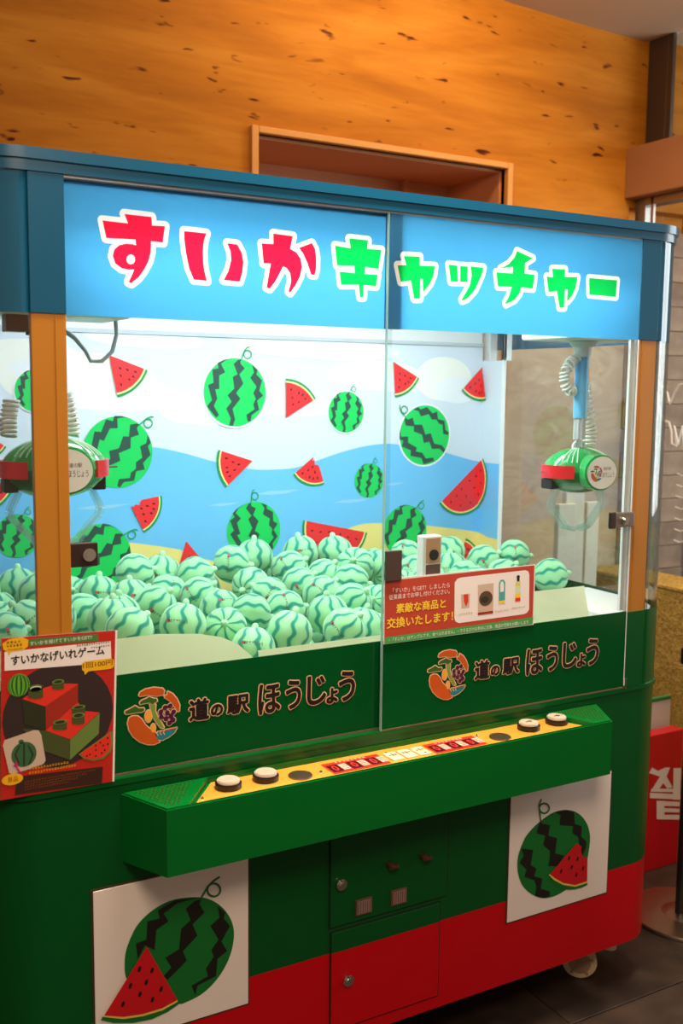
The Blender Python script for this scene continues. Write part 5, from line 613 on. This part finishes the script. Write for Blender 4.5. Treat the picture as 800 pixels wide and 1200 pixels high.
es = [e for e in bm.edges if all(v in b2 for v in e.verts)]; bmesh.ops.bevel(bm, geom=es, offset=.003, segments=2, affect='EDGES')
link('housing', bm, bgm, parent=con)
top = lambda x, y, l: (x, y, ZC-.0085+l)
yel = mat('console_yellow', (232, 164, 62), rough=.3, coat=.4)
bm = bmesh.new(); s_ = .985; vsx = [bm.verts.new((x*s_, y+(.002 if y < -.05 else -.001), ZC-.009)) for x, y in IN]; bm.faces.new(vsx); link('yellow_plate', bm, yel, parent=con)
# speaker perforations: rows of small holes either end
def perf(sg):
    cv = Canvas(lambda x, y, l: (x, y, ZC+.0008+.004*(y+.108)/.108+l)); mt = mat('perforation', (70, 52, 6), rough=.9, spec=.1)
    for i in range(16):
        for j in range(11):
            x = .475+i*.0092+(j % 2)*.0046; y = -.094+j*.0082
            if x > FX+(BX-FX)*(y-FY)/(-FY)-.016 or x < .53-(.53-.455)*(y+.108)/.106+.022: continue
            cv.ell(sg*x, y, .0021, .0019, mt, 0, 8)
    tag(cv.build('speaker_perforation', con), kind='stuff')
perf(-1); perf(1)
btnw = mat('button_top', (206, 192, 172), rough=.35, coat=.3); ring = mat('button_ring', (28, 22, 24), rough=.35); gp = mat('steel_disc', (150, 130, 108), rough=.35, metal=.9)
for bxx, by in ((-.4205, -.045), (-.3345, -.042), (.3675, -.046), (.4585, -.043)):
    bm = bmesh.new(); cyl(bm, (0, 0, .006), .0275, .014, seg=40, mi=0, bev=.002); cyl(bm, (0, 0, .0145), .0238, .008, seg=40, mi=1, bev=.002)
    bo = sharp(link('push_button', bm, [ring, btnw], parent=con, smooth=True, loc=(bxx, by, ZC-.009)))
    cv = Canvas(lambda x, y, l: (x, y, .0188+l)); cv.stroke([(.017*cos(2*pi*k/24), .017*sin(2*pi*k/24)) for k in range(24)], .0006, 'paper3', 0)
    for pl in ([(-.009, -.002), (.001, -.002), (.001, -.007), (.011, 0), (.001, .007), (.001, .002), (-.009, .002)],): cv.poly(pl, 'choc' if bxx > 0 else 'paper3', 1)
    o = cv.build('button_mark', con); o.location = (bxx, by, ZC-.009)
for bxx, by in ((-.2611, -.058), (.268, -.062)):
    bm = bmesh.new(); cyl(bm, (bxx, by, ZC-.0075), .026, .003, seg=36, bev=.0008); link('steel_disc', bm, gp, parent=con)
for bxx, by in ((-.49, -.075), (-.213, -.06), (.505, -.06), (.225, -.03), (-.03, -.03), (.05, -.07)):
    bm = bmesh.new(); bmesh.ops.create_uvsphere(bm, u_segments=10, v_segments=6, radius=.0036); link('screw', bm, chrome, parent=con, loc=(bxx, by, ZC-.008))
led = mat('led_red', (255, 50, 60), emit=(255, 30, 45), es=.06)
for x0 in (-.193, .072):
    cv = Canvas(top); cv.poly([(x0, -.085), (x0+.142, -.085), (x0+.142, -.022), (x0, -.022)], 'ledframe', 1)
    for k in range(3):
        a = x0+.004+k*.048; cv.poly([(a, -.078), (a+.026, -.078), (a+.026, -.036), (a, -.036)], 'ledred', 2); cv.text('0', a+.007, a+.019, -.057, .028, led, 3, off=.01)
        cv.poly([(a+.028, -.072), (a+.045, -.072), (a+.045, -.040), (a+.028, -.040)], 'ledwhite', 2)
        for q in range(3): cv.poly([(a+.030, -.068+q*.009), (a+.043, -.068+q*.009), (a+.043, -.065+q*.009), (a+.030, -.065+q*.009)], 'ledframe', 3)
    cv.marks(x0+.03, x0+.11, -.028, .007, 'ledwhite', 3, 8, random.Random(5)); cv.build('credit_display', con)
for x0 in (-.040, -.004, .032):
    bm = bmesh.new(); bx(bm, x0, x0+.030, -.078, -.030, ZC-.009, ZC-.006, .001); link('white_label', bm, mat('cream_label', (238, 222, 186), rough=.35), parent=con)
cv = Canvas(top)
for x0 in (-.36, .17, -.16, .05): cv.marks(x0, x0+.13, -.099, .006, 'choc', 1, 16, random.Random(int(x0*100)))
for a, b_ in ((-.44, -.30), (-.21, -.07), (.06, .22), (.36, .44)): cv.poly([(a, -.1045), (b_, -.1045), (b_, -.102), (a, -.102)], 'choc', 1)
for x0 in (-.036, 0, .036): cv.marks(x0, x0+.022, -.05, .012, 'choc', 8, 3, random.Random(2))
tag(cv.build('small_print', con), kind='stuff')
# ---- coin door, cash door
def flatdoor(name, x0, x1, z0, z1):
    bm = bmesh.new(); bx(bm, x0-.0035, x1+.0035, -.0012, .002, z0-.0035, z1+.0035); g_ = part('door_gap_shade', bm, black)  # black slab painted in place of the shade in the gap
    bm = bmesh.new(); bx(bm, x0, x1, -.0040, .002, z0, z1, .0015); return part(name, bm, pmt)
d1_ = flatdoor('coin_door', -.154, .1658, .396, .648); d2_ = flatdoor('cash_door', -.150, .147, .145, .382)
for d, x, z in ((d1_, -.1286, .4959), (d2_, -.1077, .2602)):
    bm = bmesh.new(); cyl(bm, (x, -.008, z), .0135, .009, axis='Y', seg=28, bev=.002); cyl(bm, (x, -.0135, z), .008, .004, axis='Y', seg=20, bev=.001); bx(bm, x-.001, x+.001, -.0162, -.015, z-.005, z+.005)
    link('lock', bm, chrome, parent=d)
for x in (-.001, .0915):
    bm = bmesh.new(); cyl(bm, (x, -.012, .5135), .008, .016, axis='Y', seg=18, bev=.001); bx(bm, x-.003, x+.018, -.022, -.012, .508, .516, .001); link('return_knob', bm, mat('bronze_knob', (120, 78, 62), rough=.35, metal=.7), parent=d)
for x in (-.068, .0275):
    bm = bmesh.new(); bx(bm, x-.022, x+.022, -.0075, 0, .409, .4475, .001, mi=0); bx(bm, x-.018, x+.018, -.0085, -.004, .413, .4435, mi=1)
    for k in range(6): bx(bm, x-.016+k*.006, x-.0145+k*.006, -.0092, -.008, .414, .4425, mi=2)
    link('coin_window', bm, [mat('bezel_bronze', (130, 96, 70), rough=.4, metal=.6), mat('slot_pinkgrey', (150, 120, 112), rough=.35), mat('slot_dark', (90, 68, 62), rough=.5)], parent=d1_)
# ---- lower picture panels
lp = mat('milk_panel', (246, 234, 226), rough=.12, coat=.4)
for s in (-1, 1):
    x0, x1 = (-.692, -.3562) if s < 0 else (.3562, .692)
    bm = bmesh.new(); bx(bm, x0-.004, x1+.004, -.0010, .002, .2725, .616); part('panel_gap', bm, mat('panel_edge', (70, 40, 30), rough=.6))
    bm = bmesh.new(); bx(bm, x0, x1, -.0030, .002, .2765, .612, .001); pn = part('picture_plate', bm, lp)
    cv = Canvas(front(-.0033)); lc = ('low_green', 'low_black', 'low_curl'); sc_ = ('low_green', 'low_cream', 'low_red', 'low_black')
    D = PANEL_L if s < 0 else PANEL_R; sr = .0085
    cv.poly(smooth_line(D['body'][-1:]+D['body']+D['body'][:2], 5)[5:-6], lc[0], 1)
    for q in D['stripes']: cv.poly(q, lc[1], 2)
    cv.stroke(D['curl'], .0022, lc[2], 2, closed=False); cv.stroke(D['loop'], .0022, lc[2], 3)
    cv.poly(D['rind'], 'low_green', 4); cv.poly(D['cream'], 'low_cream', 5); cv.poly(D['red'], 'low_red', 6)
    for x, z in D['seeds']: cv.ell(x, z, sr*.42, sr*.75, 'low_black', 7, 12, rot=-.3)
    cv.build('watermelon_print', pn)
# ---- casters and levelling feet
rub = mat('caster_wheel', (196, 168, 140), rough=.5); dk = mat('caster_dark', (30, 24, 22), rough=.5, metal=.4)
for x, y, a in ((.68, .075, -40), (-.68, .075, -10), (.68, .80, 40), (-.68, .80, 0)):
    c0 = empty('caster', (x, y, 0), R_(a)); c0.parent = M
    bm = bmesh.new(); cyl(bm, (0, 0, .047), .0465, .022, axis='Y', seg=36, mi=0, bev=.003); link('wheel', bm, rub, parent=c0)
    bm = bmesh.new(); cyl(bm, (0, -.0122, .047), .030, .003, axis='Y', seg=28); cyl(bm, (0, -.0122, .047), .007, .008, axis='Y', seg=14)
    for k in range(5):
        a_ = 2*pi*k/5; bx(bm, -.003, .003, -.015, -.0125, 0, .038, 0, rot=Matrix.Translation((0, 0, .047)) @ Matrix.Rotation(a_, 4, 'Y'))
    link('hub', bm, mat('hub_tan', (150, 120, 96), rough=.5), parent=c0)
    bm = bmesh.new(); bx(bm, -.006, .008, -.017, -.0145, .085, .105, .001); bx(bm, -.016, .030, .0145, .017, .047, .105, .001); bx(bm, -.03, .04, -.03, .03, .104, .112, .001); link('fork', bm, dk, parent=c0)
for x in (.79, -.79):
    bm = bmesh.new(); cyl(bm, (x, .075, .085), .012, .054, seg=16); cyl(bm, (x, .075, .062), .02, .012, seg=20); bx(bm, x-.035, x-.015, .04, .07, .09, .112); part('levelling_foot', bm, mat('foot_cream', (214, 196, 172), rough=.5))
# ================================================================ CLAWS
cg = mat('claw_green', (40, 168, 84), rough=.18, coat=.6); cgd = mat('claw_green_dark', (14, 120, 56), rough=.18, coat=.6); cred = mat('claw_red', (238, 34, 44), rough=.3, coat=.3)
acry = glassmat('acrylic', (240, 248, 246), refl=1.0)
_nt = acry.node_tree; _o = [n for n in _nt.nodes if n.type == 'OUTPUT_MATERIAL'][0]; _m = _o.inputs[0].links[0].from_node; _d = _nt.nodes.new('ShaderNodeBsdfTranslucent'); _d.inputs[0].default_value = (.9, .95, .95, 1)
_x = _nt.nodes.new('ShaderNodeMixShader'); _x.inputs[0].default_value = .14; _nt.links.new(_m.outputs[0], _x.inputs[1]); _nt.links.new(_d.outputs[0], _x.inputs[2]); _nt.links.new(_x.outputs[0], _o.inputs[0]); cordm = mat('cord_white', (236, 234, 226), rough=.45)
def claw(x, y, z, label, rz, low=False):
    c = empty('claw', (x, y, z), rz); tag(c, label, 'claw', 'crane claws inside the machine')
    bm = bmesh.new(); bmesh.ops.create_uvsphere(bm, u_segments=40, v_segments=24, radius=1)
    for f in bm.faces: f.material_index = 0 if f.calc_center_median().z > -.06 else 1
    for v in bm.verts: v.co = Vector((v.co.x*.105, v.co.y*.078, v.co.z*.062*(1 if v.co.z > 0 else .98)))
    cyl(bm, (0, -.066, 0), .056, .05, axis=Matrix.Diagonal((1, 1, .84, 1)) @ Matrix.Rotation(pi/2, 4, 'X'), seg=40, mi=0, bev=.004)
    sharp(link('housing', bm, [cg, cgd], parent=c, smooth=True))
    cv = Canvas(lambda x, z, l: (x, -.0914-l, z)); cv.ell(0, 0, .051, .0425, 'paper', 0, 40)
    k = .36
    for cc, pl in LOGO: cv.poly([((a+.5626)*k-.022, (b_-.950)*k) for a, b_ in pl], cc, 1)
    for cc, e in LOGOC: cv.ell((e[0]+.5626)*k-.022, (e[1]-.950)*k, e[2]*k, e[3]*k, cc, 2, 8)
    cv.text('道の駅', .004, .030, .011, .009, 'ink', 1); cv.text('ほうじょう', .002, .042, -.006, .013, 'ink', 1)
    cv.build('logo_plate', c)
    # red band wrapping the middle, left open behind the front barrel
    bm = bmesh.new(); A = []
    for kk in range(41):
        a = R_(-62+kk*(304/40)); A.append([bm.verts.new((sin(a+pi/2*0)*0, 0, 0)) for _ in range(0)])
    rings = []
    for kk in range(45):
        a = R_(-50+kk*280/44); px, py = cos(a), sin(a); rings.append([bm.verts.new((px*rx, py*ry, zz)) for rx, ry, zz in ((.109, .082, -.017), (.109, .082, .017), (.103, .076, .017), (.103, .076, -.017))])
    for p, q in zip(rings, rings[1:]):
        for i in range(4): bm.faces.new((p[i], q[i], q[(i+1) % 4], p[(i+1) % 4]))
    for rg in (rings[0], rings[-1]): bm.faces.new(rg)
    bmesh.ops.recalc_face_normals(bm, faces=bm.faces); sharp(link('red_band', bm, cred, parent=c, smooth=True))
    for sx in (-1, 1):   # pale stripes on the dome
        bm = bmesh.new()
        for q in range(4):
            P = []
            for t in range(9):
                u = R_(24+t*6.5); lon = R_(-90+sx*(36+q*9)); P.append((.1055*cos(u)*cos(lon), .0785*cos(u)*sin(lon), .0625*sin(u)))
            tube(bm, P, .0017, 5)
        link('pale_stripes', bm, mat('stripe_mint', (205, 240, 212), rough=.3), parent=c)
    for sx in (-1, 1):
        bm = bmesh.new(); bx(bm, sx*.088-.014, sx*.088+.014, -.012, .03, -.047, -.020, .003)
        link('hinge_recess', bm, mat('claw_black', (36, 36, 34), rough=.5), parent=c)
    for sx in (-1, 1):
        P = [(sx*.074, 0, -.045), (sx*.092, 0, -.085), (sx*.088, 0, -.098), (sx*.040, 0, -.152), (sx*.010, 0, -.158)]
        bm = bmesh.new(); hw = .011; th = .004
        for yy in (-hw, hw-.003):
            for p, q in zip(P, P[1:]):
                p, q = Vector(p), Vector(q); d = (q-p).normalized(); n_ = Vector((-d.z, 0, d.x))*th*1.6
                vv = [bm.verts.new(k_+Vector((0, yy+o_, 0))) for k_ in (p+n_, p-n_, q-n_, q+n_) for o_ in (0, .003)]
                bmesh.ops.convex_hull(bm, input=vv)
        p, q = Vector(P[-2]), Vector(P[-1]); vv = [bm.verts.new(k_+Vector((0, o_, 0))) for k_ in (p, p+Vector((0, 0, -.006)), q, q+Vector((0, 0, -.006))) for o_ in (-hw, hw)]; bmesh.ops.convex_hull(bm, input=vv)
        link('claw_arm', bm, acry, parent=c)
    bm = bmesh.new(); cyl(bm, (0, 0, .334), .026, .014, seg=28, r2=.038, mi=1); cyl(bm, (0, 0, .2325), .0185, .185, seg=28, mi=0); cyl(bm, (0, 0, .314), .0225, .026, seg=28, mi=1)
    sharp(link('lift_tube', bm, [mat('tube_blue', (110, 190, 240), rough=.3), mat('collar_grey', (210, 214, 214), rough=.3)], parent=c, smooth=True))
    bm = bmesh.new(); cyl(bm, (0, 0, .112), .0145, .058, seg=20); 
    for q in range(10): a = 2*pi*q/10; cyl(bm, (.0148*cos(a), .0148*sin(a), .112), .0016, .058, seg=6)
    cyl(bm, (0, 0, .078), .008, .03, seg=14); tube(bm, [(-.02, 0, .058), (-.018, 0, .07), (-.006, 0, .08), (.006, 0, .08), (.018, 0, .07), (.02, 0, .058)], .005, 8)
    sharp(link('lift_stem', bm, mat('stem_silver', (214, 216, 220), rough=.3, metal=.3), parent=c, smooth=True))
    def coil(path, n, r, name):
        P = []; pts = [Vector(p) for p in path]; S = n*12
        for i in range(S+1):
            t = i/S*(len(pts)-1); k_ = min(int(t), len(pts)-2); p = pts[k_].lerp(pts[k_+1], t-k_); d = (pts[k_+1]-pts[k_]).normalized(); e1 = d.cross(Vector((0, 1, 0))).normalized(); e2 = d.cross(e1); a = 2*pi*i/12
            P.append(p+(e1*cos(a)+e2*sin(a))*r)
        bm = bmesh.new(); tube(bm, P, .0036, 6); link(name, bm, cordm, parent=c, smooth=True)
    if low: coil([(-.075, .03, .135), (-.082, .03, .10), (-.084, .02, .065)], 8, .014, 'coiled_cord')
    else: coil([(-.018, .0, .300), (-.042, 0, .285), (-.058, 0, .260), (-.058, 0, .235), (-.044, 0, .212), (-.022, 0, .214)], 13, .012, 'coiled_cord')
    coil([(.030, .02, .150), (.036, .02, .12), (.042, .02, .09), (.042, .02, .062)] if low else [(.026, .02, .235), (.036, .02, .190), (.048, .02, .140), (.058, .02, .100), (.054, .02, .062)], 9 if low else 15, .013 if low else .0155, 'coiled_cord')
    for sx in (-1, 1): bm = bmesh.new(); cyl(bm, (sx*.119, 0, -.001), .002, .02, axis='X', seg=8); link('side_pin', bm, chrome, parent=c)
claw(-.705, .17, 1.440, 'green and red watermelon crane claw hanging behind the orange post above the game poster', 0, True)
claw(.694, .17, 1.394, 'green and red watermelon crane claw on a pale blue tube before the side glass', 0)
# ================================================================ PAPERS ON THE GLASS, SMALL BOX
bm = bmesh.new()
def sheet(name, pts, y, L, label):
    e = empty(name, (0, 0, 0)); tag(e, label, 'poster'); bm = bmesh.new(); prism_y(bm, pts, y, y+.0008); link('paper_sheet', bm, mat('paper_back', (225, 220, 214), rough=.6), parent=e)
    cv = Canvas(lambda x, z, l: (x, y-.0002-l, z), .00025); cv.feats(L); cv.build('print', e); return e
sheet('game_poster', [POSTERL[0][3][3], POSTERL[1][3][2], POSTERL[1][3][1], POSTERL[0][3][0]], -.006, POSTERL, 'red game poster with a dark circle and red boxes picture at the lower left glass')
sheet('prize_sign', [(-.0262, 1.0365), (.4065, 1.0365), (.4065, 1.186), (-.0262, 1.186)], -.0062, POSTERR, 'wide red and green prize sign with yellow lettering and four product pictures')
sb = empty('small_box', (.125, .035, 1.165)); tag(sb, 'small white box with a wood-brown face and round black lens above the prize sign', 'box')
bm = bmesh.new(); bx(bm, -.026, .026, -.008, .020, 0, .104, .003); link('case', bm, mat('box_white', (232, 230, 228), rough=.4), parent=sb)
bm = bmesh.new(); bx(bm, -.018, .022, -.0095, -.007, .040, .099, .0006); link('face_plate', bm, mat('face_brown', (196, 150, 112), rough=.4), parent=sb)
bm = bmesh.new(); bx(bm, -.018, .022, -.0097, -.007, .004, .037, .0006); link('lower_plate', bm, mat('plate_dark_brown', (104, 68, 56), rough=.4), parent=sb)
bm = bmesh.new(); cyl(bm, (.002, -.0105, .060), .0125, .006, axis='Y', seg=28, bev=.001); link('lens', bm, mat('lens_black', (22, 22, 26), rough=.1, coat=1), parent=sb)
# ================================================================ PLUSH WATERMELONS
plm, nt, b = newmat('plush'); tc = N(nt, 'ShaderNodeTexCoord'); oi = N(nt, 'ShaderNodeObjectInfo'); sp = N(nt, 'ShaderNodeSeparateXYZ'); nt.links.new(tc.outputs['Object'], sp.inputs[0])
lon = math_(nt, 'ARCTAN2', sp.outputs[1], sp.outputs[0]); zz = math_(nt, 'MULTIPLY', sp.outputs[2], 1/.052)
wob = math_(nt, 'MULTIPLY', math_(nt, 'SINE', math_(nt, 'MULTIPLY_ADD', zz, 9.0, math_(nt, 'MULTIPLY', oi.outputs['Random'], 6))), .07)
ns = N(nt, 'ShaderNodeTexNoise', Scale=34.0, Detail=2); nt.links.new(tc.outputs['Object'], ns.inputs['Vector'])
ph = math_(nt, 'ADD', math_(nt, 'MULTIPLY', lon, 8/(2*pi)), math_(nt, 'ADD', math_(nt, 'MULTIPLY', wob, 1.3), math_(nt, 'MULTIPLY', ns.outputs['Fac'], .25)))
fr = math_(nt, 'ABSOLUTE', math_(nt, 'SUBTRACT', math_(nt, 'FRACT', math_(nt, 'ADD', ph, 40)), .5))
cr = ramp(nt, math_(nt, 'MULTIPLY', fr, 2), [(.0, (24, 138, 120)), (.17, (36, 150, 128)), (.27, (96, 190, 148)), (.35, (146, 216, 160)), (1, (158, 222, 168))])
nt.links.new(cr, b.inputs['Base Color']); b.inputs['Roughness'].default_value = .85; b.inputs['Sheen Weight'].default_value = .3
n4 = N(nt, 'ShaderNodeTexNoise', Scale=380.0, Detail=3); nt.links.new(tc.outputs['Object'], n4.inputs['Vector']); bp = N(nt, 'ShaderNodeBump', Strength=.25, Distance=.001); nt.links.new(n4.outputs['Fac'], bp.inputs['Height']); nt.links.new(bp.outputs[0], b.inputs['Normal'])
knob = mat('plush_knob', (176, 232, 186), rough=.85)
def plush_body():
    bm = bmesh.new(); bmesh.ops.create_uvsphere(bm, u_segments=48, v_segments=24, radius=1)
    for v in bm.verts:
        n_ = v.co.normalized(); lo = math.atan2(n_.y, n_.x); la = math.asin(max(-1, min(1, n_.z))); d = abs(((lo*6/(2*pi)) % 1)-.5)*2
        r = .0520*(1-.035*math.exp(-((1-d)/.12)**2)*cos(la)); pole = max(0, abs(n_.z)-.90)/.10
        r *= 1-.10*pole**2+.012*sin(3*lo+2*n_.z*2); v.co = n_*r; v.co.z *= .97
    me = bpy.data.meshes.new('body'); bm.to_mesh(me); bm.free(); me.materials.append(plm); me.shade_smooth(); return me
body_me = plush_body()
bm = bmesh.new(); bmesh.ops.create_uvsphere(bm, u_segments=16, v_segments=10, radius=.0085)
for v in bm.verts: v.co.z *= 1.25; v.co.z += .050; v.co.x *= 1+.1*sin(9*v.co.z*100)
cyl(bm, (0, 0, .044), .014, .006, seg=16, r2=.008)
stem_me = bpy.data.meshes.new('knob'); bm.to_mesh(stem_me); bm.free(); stem_me.materials.append(knob); stem_me.shade_smooth()
def wrapcyl(x, z, l):
    a = x/.052; la = z/.052; r = .0524+l; return (r*cos(la)*sin(a), -r*cos(la)*cos(a), r*sin(la)*.97)
cv = Canvas(wrapcyl, .0001); cv.text('道の駅 ほうじょう', -.018, .026, .002, .0078, 'grape', 0, grow=.00025); cv.ell(-.021, .002, .0036, .0040, 'lobster', 0, 10); cv.ell(-.0195, .003, .0014, .0014, 'magenta', 1, 8)
pr_o = cv.build('printed_name'); print_me = pr_o.data; bpy.data.objects.remove(pr_o)
VIEW = Vector((-1.242, -1.93, 1.604))
def plush(p, q, label, full=True, r=1.0):
    o = bpy.data.objects.new('plush_watermelon', None); COL.objects.link(o); o.location = p; o.rotation_mode = 'QUATERNION'; o.rotation_quaternion = q; o.scale = (r, r, r)
    tag(o, label, 'plush toy', 'striped watermelon plush toys heaped in the machine')
    for nm, me in (('body', body_me), ('knob', stem_me))+((('printed_name', print_me),) if full else ()):
        c = bpy.data.objects.new(nm, me); COL.objects.link(c); c.parent = o
    return o
def orient(p, mode, rnd):
    v = (VIEW-Vector(p)).normalized(); side = Vector((0, 0, 1)).cross(v).normalized(); up = v.cross(side)
    j = Vector((rnd.uniform(-.25, .25), rnd.uniform(-.25, .25), rnd.uniform(-.25, .25)))
    ax = {'U': up, 'H': side, 'G': -side, 'C': v+up*.25, 'D': side*.7+up*.6, 'E': -side*.7+up*.6, 'B': -v*.6+up*.7, 'L': -side*.5+v*.8, 'R': side*.4+v*.6+up*.5}[mode]
    ax = (ax+j).normalized(); q = ax.to_track_quat('Z', 'Y'); return q
# axis of each toy as seen
MODE = 'HUEHDHUUDUCDDLEHRDUDGUCUUUDDUBHHUUDEUHUDUHEDHHDUBCUHDRUDUHBU'
rnd = random.Random(11)
for i, p in enumerate(MELONS):
    md = MODE[i % len(MODE)]; q = orient(p, md, rnd)
    # roll about the axis so the printed name turns roughly to the front on about half of them
    v = q.inverted() @ (VIEW-Vector(p)).normalized(); ang = math.atan2(v.y, v.x)+pi/2
    q = q @ Matrix.Rotation(ang+(rnd.uniform(-.5, .5) if i % 3 else rnd.uniform(1.5, 4)), 3, 'Z').to_quaternion()
    plush(p, q, MLABEL[i], True, rnd.uniform(.97, 1.02))
for p in FILL:
    if p[0] > .6 and p[1] < .40: continue
    plush(p, orient(p, rnd.choice('UHCDE'), rnd), 'striped plush watermelon buried lower in the heap under the others', False, .96)
